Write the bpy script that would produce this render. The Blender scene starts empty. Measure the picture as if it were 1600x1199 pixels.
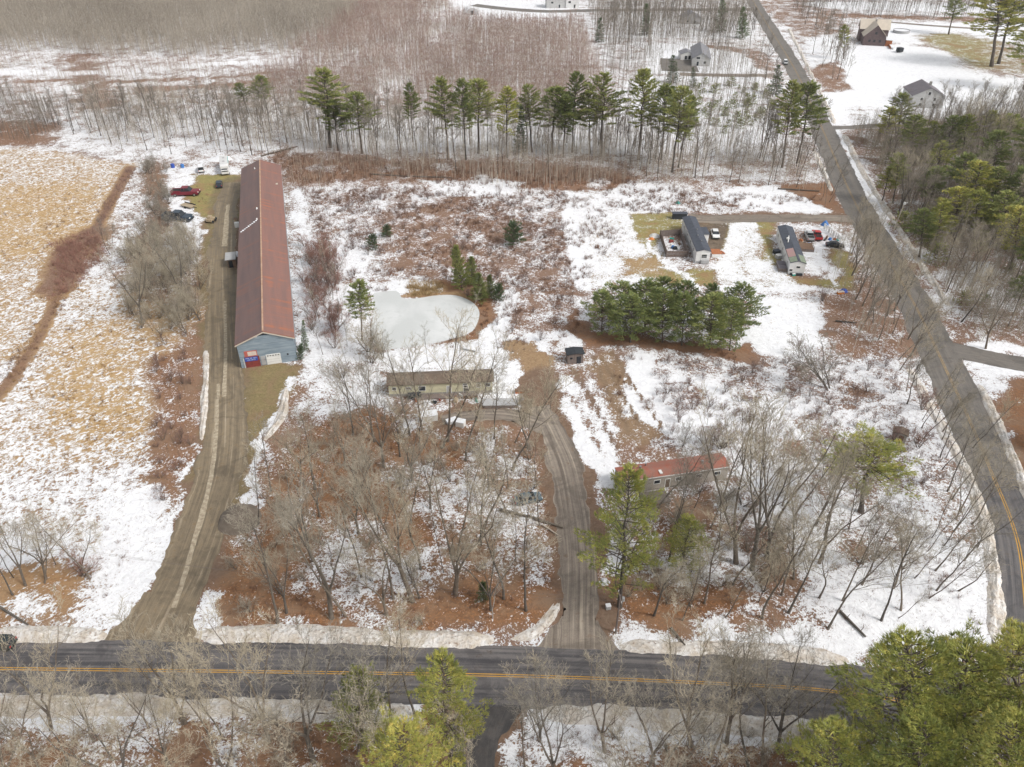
import bpy, math, random
import numpy as np
from mathutils import Vector, Matrix

R = math.radians
scene = bpy.context.scene
COL = scene.collection
PREVIEW = False

# ------------------------------------------------------------------ camera, sky, sun, exposure
F, CH, PITCH = 1217.0, 90.0, 35.3
cam_d = bpy.data.cameras.new('camera')
cam = bpy.data.objects.new('camera', cam_d); COL.objects.link(cam)
cam.location = (0, 0, CH); cam.rotation_euler = (R(90 - PITCH), 0, 0)
cam_d.sensor_width = 36; cam_d.lens = 36 * F / 1600
cam_d.clip_start = 1; cam_d.clip_end = 6000
scene.camera = cam

SUN_EL, SUN_AZ = 46, 118          # azimuth clockwise from +Y
world = bpy.data.worlds.new('World'); scene.world = world; world.use_nodes = True
wn = world.node_tree; wn.nodes.clear()
sky = wn.nodes.new('ShaderNodeTexSky'); sky.sky_type = 'NISHITA'; sky.sun_disc = False
sky.sun_elevation = R(SUN_EL); sky.sun_rotation = R(SUN_AZ); sky.air_density = 1.6; sky.dust_density = 4.0
hs = wn.nodes.new('ShaderNodeHueSaturation'); hs.inputs['Saturation'].default_value = 0.15
bg = wn.nodes.new('ShaderNodeBackground'); bg.inputs['Strength'].default_value = 0.13
wo = wn.nodes.new('ShaderNodeOutputWorld')
wn.links.new(sky.outputs[0], hs.inputs['Color']); wn.links.new(hs.outputs[0], bg.inputs['Color'])
wn.links.new(bg.outputs[0], wo.inputs['Surface'])
sl = bpy.data.lights.new('sun', 'SUN'); sl.energy = 1.5; sl.angle = R(11); sl.color = (1.0, 0.96, 0.9)
so = bpy.data.objects.new('sun', sl); COL.objects.link(so)
sd = Vector((math.sin(R(SUN_AZ)) * math.cos(R(SUN_EL)), math.cos(R(SUN_AZ)) * math.cos(R(SUN_EL)), math.sin(R(SUN_EL))))
so.rotation_euler = sd.to_track_quat('Z', 'Y').to_euler()
so.location = sd * 300
scene.view_settings.view_transform = 'Standard'; scene.view_settings.look = 'None'
scene.view_settings.exposure = 0.27; scene.view_settings.gamma = 1.0
scene.cycles.max_bounces = 4; scene.cycles.diffuse_bounces = 3; scene.cycles.transparent_max_bounces = 4

# ------------------------------------------------------------------ survey: sight line -> point on the ground
CP, SP = math.cos(R(PITCH)), math.sin(R(PITCH))
def ray(px, py):
    a = (px - 800) / F; b = -(py - 599.5) / F
    return (a, CP + b * SP, -SP + b * CP)
def G(px, py, z=0.0):
    d = ray(px, py); t = (z - CH) / d[2]
    return Vector((t * d[0], t * d[1], z))
def height_at(bx, by, tx, ty):
    b = G(bx, by); d = ray(tx, ty); t = b.y / d[1]
    return CH + t * d[2], t * d[0] - b.x
def to_px(x, y, z=0.0):
    w = y * CP - (z - CH) * SP
    v = y * SP + (z - CH) * CP
    return 800 + F * x / w, 599.5 - F * v / w

# ------------------------------------------------------------------ materials
MATS = {}
def nt(name):
    m = bpy.data.materials.new(name); m.use_nodes = True
    t = m.node_tree; t.nodes.clear()
    o = t.nodes.new('ShaderNodeOutputMaterial'); p = t.nodes.new('ShaderNodeBsdfPrincipled')
    t.links.new(p.outputs[0], o.inputs[0]); MATS[name] = m
    return m, t, p
def N(t, kind, **kw):
    n = t.nodes.new(kind)
    for k, v in kw.items():
        if k.startswith('i_'):
            n.inputs[k[2:].replace('_', ' ')].default_value = v
        else: setattr(n, k, v)
    return n
def noise(t, vec, scale, detail=4, rough=0.55, dist=0.0):
    n = N(t, 'ShaderNodeTexNoise'); n.inputs['Scale'].default_value = scale
    n.inputs['Detail'].default_value = detail; n.inputs['Roughness'].default_value = rough
    n.inputs['Distortion'].default_value = dist
    if vec is not None: t.links.new(vec, n.inputs['Vector'])
    return n.outputs['Fac']
def mix(t, f, a, b, mode='MIX'):
    n = t.nodes.new('ShaderNodeMix'); n.data_type = 'RGBA'; n.blend_type = mode
    for s, v in ((n.inputs[0], f), (n.inputs[6], a), (n.inputs[7], b)):
        if hasattr(v, 'is_linked') or isinstance(v, bpy.types.NodeSocket): t.links.new(v, s)
        elif isinstance(v, (int, float)): s.default_value = v if s == n.inputs[0] else (v, v, v, 1)
        else: s.default_value = (*v[:3], 1)
    return n.outputs[2]
def mth(t, op, a, b=None, c=None, clamp=False):
    n = t.nodes.new('ShaderNodeMath'); n.operation = op; n.use_clamp = clamp
    for i, v in enumerate((a, b, c)):
        if v is None: continue
        if isinstance(v, bpy.types.NodeSocket): t.links.new(v, n.inputs[i])
        else: n.inputs[i].default_value = v
    return n.outputs[0]
def mrange(t, v, a, b, c=0.0, d=1.0):
    n = t.nodes.new('ShaderNodeMapRange'); t.links.new(v, n.inputs[0])
    for i, x in enumerate((a, b, c, d)): n.inputs[i + 1].default_value = x
    return n.outputs[0]
def pos(t, scale=(1, 1, 1), rot=0.0, obj=True):
    tc = t.nodes.new('ShaderNodeTexCoord'); m = t.nodes.new('ShaderNodeMapping')
    m.inputs['Scale'].default_value = scale; m.inputs['Rotation'].default_value = (0, 0, rot)
    t.links.new(tc.outputs['Object'], m.inputs[0]); return m.outputs[0]
def simple(name, c1, c2=None, scale=1.5, rough=0.85, metal=0.0, rnd=0.0, stretch=(1, 1, 1)):
    m, t, p = nt(name)
    c2 = c2 or tuple(x * 0.7 for x in c1)
    f = mrange(t, noise(t, pos(t, stretch), scale, 5, 0.6), 0.3, 0.7)
    col = mix(t, f, c1, c2)
    if rnd:
        oi = t.nodes.new('ShaderNodeObjectInfo')
        h = t.nodes.new('ShaderNodeHueSaturation')
        t.links.new(mrange(t, oi.outputs['Random'], 0, 1, 1 - rnd, 1 + rnd), h.inputs['Value'])
        t.links.new(mrange(t, oi.outputs['Random'], 0, 1, 0.8, 1.25), h.inputs['Saturation'])
        t.links.new(col, h.inputs['Color']); col = h.outputs[0]
    t.links.new(col, p.inputs['Base Color'])
    p.inputs['Roughness'].default_value = rough; p.inputs['Metallic'].default_value = metal
    return m
simple('bark', (0.20, 0.17, 0.14), (0.105, 0.09, 0.075), 2.0, 0.95, rnd=0.3)
simple('bark_dark', (0.145, 0.12, 0.10), (0.075, 0.062, 0.052), 2.0, 0.95, rnd=0.25)
simple('limb', (0.43, 0.385, 0.315), (0.26, 0.23, 0.18), 1.0, 0.9, rnd=0.25)
simple('twig', (0.46, 0.415, 0.335), (0.30, 0.265, 0.205), 0.5, 0.9, rnd=0.28)
simple('birch', (0.62, 0.58, 0.52), (0.30, 0.27, 0.24), 1.2, 0.8, rnd=0.1)
simple('red_twig', (0.30, 0.185, 0.155), (0.19, 0.12, 0.10), 0.4, 0.9, rnd=0.2)
simple('sapling_stem', (0.62, 0.56, 0.48), (0.34, 0.285, 0.23), 0.08, 0.9)
simple('sapling_red', (0.40, 0.255, 0.22), (0.20, 0.115, 0.10), 0.06, 0.9)
simple('sapling_grey', (0.42, 0.375, 0.315), (0.19, 0.165, 0.135), 0.03, 0.9)
simple('brush_brown', (0.24, 0.13, 0.085), (0.12, 0.07, 0.05), 0.25, 0.9)
simple('dry_grass', (0.46, 0.31, 0.14), (0.26, 0.16, 0.07), 0.3, 0.9)
simple('reed', (0.50, 0.37, 0.19), (0.30, 0.20, 0.10), 0.6, 0.9)
def needle(name, a, b, c, sc=0.35):
    m, t, p = nt(name)
    v = pos(t)
    col = mix(t, mrange(t, noise(t, v, sc, 3), 0.35, 0.65), a, b)
    col = mix(t, mrange(t, noise(t, v, 1.7, 2), 0.5, 0.72), col, c)
    oi = t.nodes.new('ShaderNodeObjectInfo'); h = t.nodes.new('ShaderNodeHueSaturation')
    t.links.new(mrange(t, oi.outputs['Random'], 0, 1, 0.75, 1.3), h.inputs['Value'])
    t.links.new(mrange(t, oi.outputs['Random'], 0, 1, 0.515, 0.485), h.inputs['Hue'])
    t.links.new(col, h.inputs['Color']); t.links.new(h.outputs[0], p.inputs['Base Color'])
    p.inputs['Roughness'].default_value = 0.7
    return m
needle('needles', (0.15, 0.195, 0.065), (0.245, 0.28, 0.08), (0.40, 0.37, 0.11))
needle('needles_yellow', (0.215, 0.255, 0.07), (0.37, 0.375, 0.085), (0.56, 0.48, 0.115))
needle('needles_mid', (0.16, 0.215, 0.08), (0.27, 0.315, 0.10), (0.43, 0.42, 0.15))
needle('needles_dark', (0.06, 0.115, 0.045), (0.10, 0.16, 0.055), (0.15, 0.19, 0.06))
simple('metal_rust_left', (0.24, 0.135, 0.125), (0.19, 0.105, 0.10), 0.6, 0.6)
simple('white_paint', (0.80, 0.80, 0.78), (0.68, 0.68, 0.66), 0.8, 0.6)
simple('cream', (0.66, 0.62, 0.42), (0.52, 0.49, 0.34), 0.7, 0.8)
simple('grey_siding', (0.45, 0.45, 0.45), (0.35, 0.35, 0.36), 0.6, 0.8)
simple('dark_shingle', (0.085, 0.095, 0.12), (0.055, 0.062, 0.08), 1.2, 0.9)
simple('black_shingle', (0.035, 0.042, 0.05), (0.02, 0.024, 0.03), 1.5, 0.8)
simple('brown_shingle', (0.19, 0.14, 0.105), (0.12, 0.09, 0.068), 0.9, 0.9)
simple('grey_shingle', (0.25, 0.25, 0.27), (0.17, 0.17, 0.185), 0.9, 0.9)
simple('purple_grey_shingle', (0.20, 0.18, 0.20), (0.14, 0.13, 0.145), 0.9, 0.9)
simple('tan_roof', (0.62, 0.55, 0.46), (0.52, 0.46, 0.39), 0.5, 0.8)
simple('dark_wood_wall', (0.17, 0.12, 0.115), (0.09, 0.07, 0.075), 1.8, 0.9)
simple('wood', (0.22, 0.14, 0.09), (0.13, 0.08, 0.055), 2.0, 0.9)
simple('grey_wood', (0.24, 0.20, 0.18), (0.13, 0.10, 0.09), 2.0, 0.9, stretch=(4, 4, 0.4))
simple('orange_wood', (0.46, 0.17, 0.07), (0.30, 0.11, 0.05), 2.0, 0.85)
simple('green_patch', (0.26, 0.30, 0.22), (0.18, 0.22, 0.16), 1.5, 0.9)
simple('pink_patch', (0.42, 0.24, 0.26), (0.38, 0.27, 0.22), 0.5, 0.9)
simple('concrete', (0.34, 0.33, 0.31), (0.25, 0.24, 0.22), 1.0, 0.9)
simple('glass', (0.02, 0.026, 0.032), (0.035, 0.04, 0.05), 1.0, 0.12)
simple('rubber', (0.02, 0.02, 0.02), (0.03, 0.03, 0.03), 3, 0.9)
simple('chrome', (0.5, 0.5, 0.5), (0.4, 0.4, 0.4), 3, 0.3, 0.8)
simple('lamp_red', (0.5, 0.02, 0.02), (0.4, 0.02, 0.02), 3, 0.3)
simple('lamp_clear', (0.75, 0.75, 0.72), (0.6, 0.6, 0.58), 3, 0.2)
simple('blue_tarp', (0.06, 0.22, 0.55), (0.04, 0.15, 0.42), 2, 0.6)
simple('sign_blue', (0.03, 0.09, 0.42), (0.025, 0.07, 0.34), 2, 0.6)
simple('barn_red', (0.27, 0.05, 0.04), (0.17, 0.035, 0.03), 1.5, 0.8)
simple('board_red', (0.50, 0.14, 0.11), (0.42, 0.10, 0.08), 1.5, 0.8)
simple('cream_panel', (0.68, 0.58, 0.50), (0.55, 0.47, 0.42), 1.5, 0.8)
simple('teal', (0.03, 0.35, 0.30), (0.02, 0.28, 0.25), 2, 0.6)
simple('orange_plastic', (0.7, 0.22, 0.03), (0.6, 0.2, 0.03), 2, 0.6)
simple('leafy_green', (0.12, 0.14, 0.035), (0.07, 0.09, 0.025), 2, 0.8)
simple('snow_on_top', (0.84, 0.85, 0.87), (0.72, 0.73, 0.76), 1.2, 0.7)
for nm, c in (('paint_white', (0.78, 0.78, 0.78)), ('paint_red', (0.50, 0.03, 0.03)), ('paint_maroon', (0.19, 0.015, 0.03)),
              ('paint_black', (0.018, 0.022, 0.028)), ('paint_navy', (0.03, 0.05, 0.075)), ('paint_silver', (0.45, 0.46, 0.47)),
              ('paint_blue', (0.10, 0.145, 0.175)), ('paint_teal', (0.02, 0.035, 0.04)), ('paint_tan', (0.42, 0.33, 0.22))):
    mm = simple(nm, c, tuple(x * 0.85 for x in c), 1.5, 0.35)

def rust_roof(name, a, b, c, along=(0.9, 0.07, 0.9)):
    m, t, p = nt(name)
    v = pos(t, along)
    f = mrange(t, noise(t, v, 1.0, 5, 0.6), 0.36, 0.66)
    col = mix(t, f, a, b)
    # panels of differing rust
    tc = t.nodes.new('ShaderNodeTexCoord'); sep = t.nodes.new('ShaderNodeSeparateXYZ'); t.links.new(tc.outputs['Object'], sep.inputs[0])
    fl = mth(t, 'FLOOR', mth(t, 'MULTIPLY', sep.outputs[1], 1.0))
    wn_ = t.nodes.new('ShaderNodeTexWhiteNoise'); wn_.noise_dimensions = '1D'; t.links.new(fl, wn_.inputs['W'])
    f2 = mth(t, 'MULTIPLY', mrange(t, wn_.outputs['Value'], 0.6, 1.0), mrange(t, noise(t, pos(t, (0.5, 0.1, 0.5)), 1.0, 3), 0.4, 0.6), clamp=True)
    col = mix(t, mth(t, 'MULTIPLY', f2, 0.8), col, c)
    rib = mth(t, 'LESS_THAN', mth(t, 'FRACT', sep.outputs[1]), 0.12)
    col = mix(t, mth(t, 'MULTIPLY', rib, 0.25), col, tuple(x * 0.6 for x in a))
    t.links.new(col, p.inputs['Base Color']); p.inputs['Roughness'].default_value = 0.65
    return m
rust_roof('rust_roof_lit', (0.255, 0.13, 0.105), (0.20, 0.115, 0.10), (0.37, 0.13, 0.065))  # right slope: rust tones brightened to paint in the light from the right
rust_roof('rust_roof_shaded', (0.18, 0.115, 0.105), (0.14, 0.095, 0.092), (0.23, 0.11, 0.08))  # left slope: same rusty sheet, its shade painted into darker base colours
simple('ridge_rust', (0.52, 0.36, 0.26), (0.36, 0.20, 0.13), 0.8, 0.7)
simple('rust_small', (0.35, 0.105, 0.065), (0.25, 0.15, 0.12), 0.6, 0.8)
def siding(name, a, b, step=0.5):
    m, t, p = nt(name)
    tc = t.nodes.new('ShaderNodeTexCoord'); sep = t.nodes.new('ShaderNodeSeparateXYZ'); t.links.new(tc.outputs['Object'], sep.inputs[0])
    f = mrange(t, noise(t, pos(t, (0.35, 0.35, 1.6)), 1.0, 5, 0.65), 0.35, 0.65)
    col = mix(t, f, a, b)
    line = mth(t, 'LESS_THAN', mth(t, 'FRACT', mth(t, 'MULTIPLY', sep.outputs[2], 1 / step)), 0.12)
    col = mix(t, mth(t, 'MULTIPLY', line, 0.35), col, tuple(x * 0.5 for x in b))
    t.links.new(col, p.inputs['Base Color']); p.inputs['Roughness'].default_value = 0.8
siding('blue_grey_siding', (0.29, 0.35, 0.40), (0.19, 0.25, 0.30), 1.25)
siding('white_siding', (0.78, 0.78, 0.77), (0.68, 0.68, 0.68), 0.25)
siding('cream_siding', (0.66, 0.63, 0.44), (0.55, 0.52, 0.36), 0.25)
siding('beige_siding', (0.44, 0.40, 0.35), (0.34, 0.31, 0.27), 0.25)
siding('pale_siding', (0.55, 0.55, 0.54), (0.45, 0.45, 0.45), 0.25)

# ground: snow lying over leaf litter, dry grass, green grass and bare soil
def ground_material():
    m, t, p = nt('ground_cover')
    a1 = t.nodes.new('ShaderNodeAttribute'); a1.attribute_name = 'cover_a'
    a2 = t.nodes.new('ShaderNodeAttribute'); a2.attribute_name = 'cover_b'
    s1 = t.nodes.new('ShaderNodeSeparateColor'); t.links.new(a1.outputs['Color'], s1.inputs[0])
    s2 = t.nodes.new('ShaderNodeSeparateColor'); t.links.new(a2.outputs['Color'], s2.inputs[0])
    snow, tan, green = s1.outputs; leaf, soil, streak = s2.outputs
    v = pos(t)
    nA = noise(t, v, 0.16, 6, 0.62, 0.6)
    nB = noise(t, v, 0.75, 5, 0.6, 1.2)
    nC = noise(t, v, 2.6, 3, 0.6, 0.8)
    nF = noise(t, v, 1.7, 4, 0.65, 1.6)
    m2 = t.nodes.new('ShaderNodeMapping'); m2.inputs['Scale'].default_value = (0.75, 1.7, 1)
    t.links.new(pos(t, (1, 1, 1), R(-48)), m2.inputs[0]); vs = m2.outputs[0]
    nS = noise(t, vs, 1.05, 5, 0.68, 1.5)
    n = mth(t, 'ADD', mth(t, 'MULTIPLY', nA, 0.30), mth(t, 'MULTIPLY', nB, 0.16))
    n = mth(t, 'ADD', n, mth(t, 'MULTIPLY', nF, 0.36))
    n = mth(t, 'ADD', n, mth(t, 'MULTIPLY', nC, 0.18))
    ns = mth(t, 'ADD', mth(t, 'MULTIPLY', nS, 0.6), mth(t, 'MULTIPLY', nB, 0.4))
    mx = t.nodes.new('ShaderNodeMix'); mx.data_type = 'FLOAT'
    t.links.new(streak, mx.inputs[0]); t.links.new(n, mx.inputs[2]); t.links.new(ns, mx.inputs[3])
    n = mrange(t, mx.outputs[0], 0.36, 0.62)
    sm = mth(t, 'ADD', mth(t, 'MULTIPLY', mth(t, 'SUBTRACT', snow, n), 9.0), 0.5, clamp=True)
    # litter
    scrub = mix(t, mrange(t, nF, 0.38, 0.62), (0.15, 0.085, 0.062), (0.29, 0.195, 0.15))
    leafc = mix(t, mrange(t, nC, 0.35, 0.65), (0.36, 0.175, 0.075), (0.21, 0.105, 0.055))
    leafc = mix(t, mth(t, 'MULTIPLY', mrange(t, nF, 0.48, 0.64), 0.75), leafc, (0.125, 0.075, 0.05))
    leafc = mix(t, mrange(t, nA, 0.45, 0.68), leafc, (0.27, 0.18, 0.12))
    tanc = mix(t, mrange(t, nS, 0.35, 0.65), (0.58, 0.41, 0.21), (0.37, 0.235, 0.115))
    grn = mix(t, mrange(t, nF, 0.38, 0.62), (0.20, 0.20, 0.07), (0.36, 0.30, 0.12))
    grn = mix(t, mrange(t, nA, 0.50, 0.66), grn, (0.31, 0.20, 0.10))
    soilc = mix(t, mrange(t, nB, 0.35, 0.65), (0.20, 0.155, 0.115), (0.11, 0.085, 0.065))
    c = mix(t, leaf, scrub, leafc); c = mix(t, tan, c, tanc); c = mix(t, green, c, grn); c = mix(t, soil, c, soilc)
    c = mix(t, mrange(t, nC, 0.66, 0.8), c, (0.05, 0.035, 0.028))
    sn = mix(t, mrange(t, nB, 0.4, 0.75), (0.85, 0.86, 0.885), (0.70, 0.70, 0.73))
    # thin snow lets the stems through
    thin = mth(t, 'MULTIPLY', mrange(t, noise(t, v, 4.2, 2), 0.56, 0.66), mrange(t, snow, 0.9, 0.55))
    sn = mix(t, mth(t, 'MULTIPLY', thin, 0.55), sn, c)
    c0 = c; c = mix(t, sm, c, sn)
    vf = t.nodes.new('ShaderNodeMapping'); vf.inputs['Scale'].default_value = (1, 0.45, 1); t.links.new(pos(t, (1, 1, 1), R(35)), vf.inputs[0])
    nG = noise(t, vf.outputs[0], 3.4, 3, 0.7, 1.0)
    fl = mth(t, 'MULTIPLY', mrange(t, nG, 0.615, 0.66), mrange(t, snow, 0.99, 0.93))
    fl = mth(t, 'MULTIPLY', fl, mrange(t, nA, 0.38, 0.55, 0.25, 0.85))
    c = mix(t, fl, c, mix(t, 0.35, c0, (0.12, 0.085, 0.06)))
    t.links.new(c, p.inputs['Base Color']); p.inputs['Roughness'].default_value = 0.85
    p.inputs['Specular IOR Level'].default_value = 0.2
    b = t.nodes.new('ShaderNodeBump'); b.inputs['Strength'].default_value = 0.6; b.inputs['Distance'].default_value = 0.5
    t.links.new(mth(t, 'ADD', mth(t, 'MULTIPLY', nB, 0.8), mth(t, 'MULTIPLY', sm, 0.25)), b.inputs['Height'])
    t.links.new(b.outputs[0], p.inputs['Normal'])
    return m
ground_material()

def road_material(name, dark, light, dirt, streakiness=0.6, snowy=0.0):
    m, t, p = nt(name)
    uv = t.nodes.new('ShaderNodeUVMap'); uv.uv_map = 'UVMap'
    mp = t.nodes.new('ShaderNodeMapping'); t.links.new(uv.outputs[0], mp.inputs[0]); mp.inputs['Scale'].default_value = (0.02, 1.1, 1)
    n1 = noise(t, mp.outputs[0], 1.5, 3, 0.6, 0.25)
    v = pos(t); n2 = noise(t, v, 0.8, 5, 0.6); n3 = noise(t, v, 7.0, 2)
    f = mth(t, 'ADD', mth(t, 'MULTIPLY', n1, streakiness), mth(t, 'MULTIPLY', n2, 1 - streakiness))
    c = mix(t, mrange(t, f, 0.40, 0.60), dark, light)
    c = mix(t, mrange(t, n2, 0.58, 0.72), c, dirt)
    c = mix(t, mth(t, 'MULTIPLY', mrange(t, n3, 0.5, 0.7), 0.25), c, tuple(x * 1.5 for x in light))
    n4 = noise(t, v, 0.22, 6, 0.65, 1.5); c = mix(t, mth(t, 'MULTIPLY', mrange(t, n4, 0.5, 0.62), 0.5), c, tuple(x * 0.7 for x in dark))
    n5 = noise(t, mp.outputs[0], 6.0, 4, 0.7, 0.3); c = mix(t, mth(t, 'MULTIPLY', mrange(t, n5, 0.5, 0.75), 0.5), c, tuple(min(1, x * 1.25) for x in light))
    if snowy:
        s = mth(t, 'ADD', mth(t, 'MULTIPLY', n1, 0.8), mth(t, 'MULTIPLY', noise(t, v, 0.35, 3), 0.2))
        c = mix(t, mth(t, 'MULTIPLY', mrange(t, s, 0.62 - snowy * 0.2, 0.72 - snowy * 0.2), 0.55), c, (0.50, 0.43, 0.34))
    t.links.new(c, p.inputs['Base Color'])
    t.links.new(mrange(t, f, 0.4, 0.6, 0.45, 0.85), p.inputs['Roughness'])
road_material('asphalt', (0.062, 0.059, 0.064), (0.165, 0.152, 0.148), (0.09, 0.07, 0.06), 0.8)
road_material('asphalt_old', (0.11, 0.10, 0.09), (0.205, 0.185, 0.165), (0.13, 0.10, 0.08), 0.6)
road_material('gravel', (0.135, 0.105, 0.07), (0.26, 0.205, 0.135), (0.19, 0.13, 0.07), 0.65, 0.2)
simple('rut_snow', (0.50, 0.43, 0.32), (0.24, 0.19, 0.13), 1.6, 0.85)
road_material('gravel_dirt', (0.125, 0.10, 0.08), (0.30, 0.255, 0.21), (0.16, 0.11, 0.075), 0.75, 0.25)
road_material('gravel_wet', (0.045, 0.042, 0.042), (0.10, 0.09, 0.085), (0.07, 0.055, 0.045), 0.5)
simple('yellow_line', (0.62, 0.33, 0.03), (0.45, 0.25, 0.05), 1.5, 0.7)
simple('yellow_worn', (0.42, 0.27, 0.09), (0.22, 0.17, 0.11), 1.2, 0.8)
def bank_material():
    m, t, p = nt('plowed_snow'); v = pos(t)
    n1 = noise(t, v, 0.45, 5, 0.6, 0.5); n2 = noise(t, v, 2.5, 4, 0.6)
    c = mix(t, mrange(t, n1, 0.38, 0.62), (0.78, 0.76, 0.74), (0.58, 0.51, 0.43))
    c = mix(t, mrange(t, n2, 0.54, 0.70), c, (0.34, 0.26, 0.20))
    t.links.new(c, p.inputs['Base Color']); p.inputs['Roughness'].default_value = 0.85
    b = t.nodes.new('ShaderNodeBump'); b.inputs['Strength'].default_value = 0.8; b.inputs['Distance'].default_value = 0.4
    t.links.new(n2, b.inputs['Height']); t.links.new(b.outputs[0], p.inputs['Normal'])
bank_material()
def ice_material():
    m, t, p = nt('pond_ice'); v = pos(t)
    n1 = noise(t, v, 0.09, 5, 0.55, 0.8)
    c = mix(t, mrange(t, n1, 0.38, 0.64), (0.55, 0.565, 0.56), (0.67, 0.68, 0.68))
    c = mix(t, mrange(t, noise(t, v, 0.6, 4), 0.52, 0.75), c, (0.54, 0.555, 0.55))
    t.links.new(c, p.inputs['Base Color']); p.inputs['Roughness'].default_value = 0.45
ice_material()

# ------------------------------------------------------------------ mesh helpers
class MB:
    def __init__(s): s.v = []; s.f = []; s.m = []; s.mats = []
    def mi(s, mat):
        if mat not in s.mats: s.mats.append(mat)
        return s.mats.index(mat)
    def add(s, vs, fs, mat):
        o = len(s.v); s.v += [tuple(v) for v in vs]; k = s.mi(mat)
        for f in fs: s.f.append(tuple(i + o for i in f)); s.m.append(k)
        return s
    def box(s, c, d, mat, rz=0.0, top=(1, 1)):
        x, y, z = d[0] / 2, d[1] / 2, d[2] / 2; cz, sz = math.cos(rz), math.sin(rz)
        vs = []
        for k, (fx, fy) in ((-1, (1, 1)), (1, top)):
            for i, j in ((-1, -1), (1, -1), (1, 1), (-1, 1)):
                a, b = i * x * fx, j * y * fy
                vs.append((c[0] + a * cz - b * sz, c[1] + a * sz + b * cz, c[2] + k * z))
        return s.add(vs, [(3, 2, 1, 0), (4, 5, 6, 7), (0, 1, 5, 4), (1, 2, 6, 5), (2, 3, 7, 6), (3, 0, 4, 7)], mat)
    def tube(s, p0, p1, r0, r1, mat, n=6, cap=True):
        p0, p1 = Vector(p0), Vector(p1); d = (p1 - p0).normalized()
        a = d.orthogonal().normalized(); b = d.cross(a); vs = []
        for p, r in ((p0, r0), (p1, r1)):
            for i in range(n):
                t = 2 * math.pi * i / n; vs.append(p + (a * math.cos(t) + b * math.sin(t)) * r)
        fs = [(i, (i + 1) % n, n + (i + 1) % n, n + i) for i in range(n)]
        if cap: fs += [tuple(range(n))[::-1], tuple(range(n, 2 * n))]
        return s.add(vs, fs, mat)
    def build(s, name, parent=None, smooth=False, bevel=0):
        me = bpy.data.meshes.new(name); me.from_pydata(s.v, [], s.f)
        for m in s.mats: me.materials.append(MATS[m])
        me.polygons.foreach_set('material_index', s.m)
        if smooth: me.polygons.foreach_set('use_smooth', [True] * len(s.f))
        me.update(); o = bpy.data.objects.new(name, me); COL.objects.link(o)
        if parent: o.parent = parent
        if bevel:
            b = o.modifiers.new('bevel', 'BEVEL'); b.width = bevel; b.segments = 2; b.limit_method = 'ANGLE'
        return o
def np_mesh(name, V, T, mats, mi=None, parent=None, link=True):
    me = bpy.data.meshes.new(name); V = np.asarray(V, np.float32); T = np.asarray(T, np.int32)
    k = T.shape[1]
    me.vertices.add(len(V)); me.vertices.foreach_set('co', V.ravel())
    me.loops.add(T.size); me.loops.foreach_set('vertex_index', T.ravel())
    me.polygons.add(len(T)); me.polygons.foreach_set('loop_start', np.arange(0, T.size, k, dtype=np.int32))
    me.polygons.foreach_set('loop_total', np.full(len(T), k, np.int32))
    for m in mats: me.materials.append(MATS[m])
    if mi is not None: me.polygons.foreach_set('material_index', np.asarray(mi, np.int32))
    me.update(calc_edges=True)
    if not link: return me
    o = bpy.data.objects.new(name, me); COL.objects.link(o)
    if parent: o.parent = parent
    return o
def tag(o, label=None, cat=None, group=None, kind=None):
    if label: o['label'] = label
    if cat: o['category'] = cat
    if group: o['group'] = group
    if kind: o['kind'] = kind
    return o
def empty(name, loc, rz=0.0, label=None, cat=None, group=None):
    o = bpy.data.objects.new(name, None); COL.objects.link(o); o.empty_display_size = 0.5
    o.location = loc; o.rotation_euler = (0, 0, rz)
    return tag(o, label, cat, group)

# ------------------------------------------------------------------ value noise / polygons in numpy
def vnoise(x, y, seed=0):
    rs = np.random.RandomState(seed); g = rs.rand(256, 256)
    xi = np.floor(x).astype(int); yi = np.floor(y).astype(int); fx = x - xi; fy = y - yi
    fx = fx * fx * (3 - 2 * fx); fy = fy * fy * (3 - 2 * fy)
    a = g[xi % 256, yi % 256]; b = g[(xi + 1) % 256, yi % 256]; c = g[xi % 256, (yi + 1) % 256]; d = g[(xi + 1) % 256, (yi + 1) % 256]
    return (a * (1 - fx) + b * fx) * (1 - fy) + (c * (1 - fx) + d * fx) * fy
def fbm(x, y, seed=0):
    return 0.5 * vnoise(x, y, seed) + 0.3 * vnoise(x * 2.1, y * 2.1, seed + 1) + 0.2 * vnoise(x * 4.3, y * 4.3, seed + 2)
def wpoly(pts): return [tuple(G(*p)[:2]) for p in pts]
def sdist(X, Y, poly):
    """signed distance, positive inside"""
    d2 = np.full(X.shape, 1e18); ins = np.zeros(X.shape, bool); n = len(poly)
    for i in range(n):
        x0, y0 = poly[i]; x1, y1 = poly[(i + 1) % n]; ex, ey = x1 - x0, y1 - y0
        t = np.clip(((X - x0) * ex + (Y - y0) * ey) / (ex * ex + ey * ey + 1e-9), 0, 1)
        d2 = np.minimum(d2, (X - x0 - t * ex) ** 2 + (Y - y0 - t * ey) ** 2)
        c = ((y0 > Y) != (y1 > Y)); xx = ex * (Y - y0) / (ey if abs(ey) > 1e-9 else 1e-9) + x0
        ins ^= c & (X < xx)
    return np.sqrt(d2) * np.where(ins, 1, -1)
def ldist(X, Y, line):
    d2 = np.full(X.shape, 1e18)
    for i in range(len(line) - 1):
        x0, y0 = line[i]; x1, y1 = line[i + 1]; ex, ey = x1 - x0, y1 - y0
        t = np.clip(((X - x0) * ex + (Y - y0) * ey) / (ex * ex + ey * ey + 1e-9), 0, 1)
        d2 = np.minimum(d2, (X - x0 - t * ex) ** 2 + (Y - y0 - t * ey) ** 2)
    return np.sqrt(d2)
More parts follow.
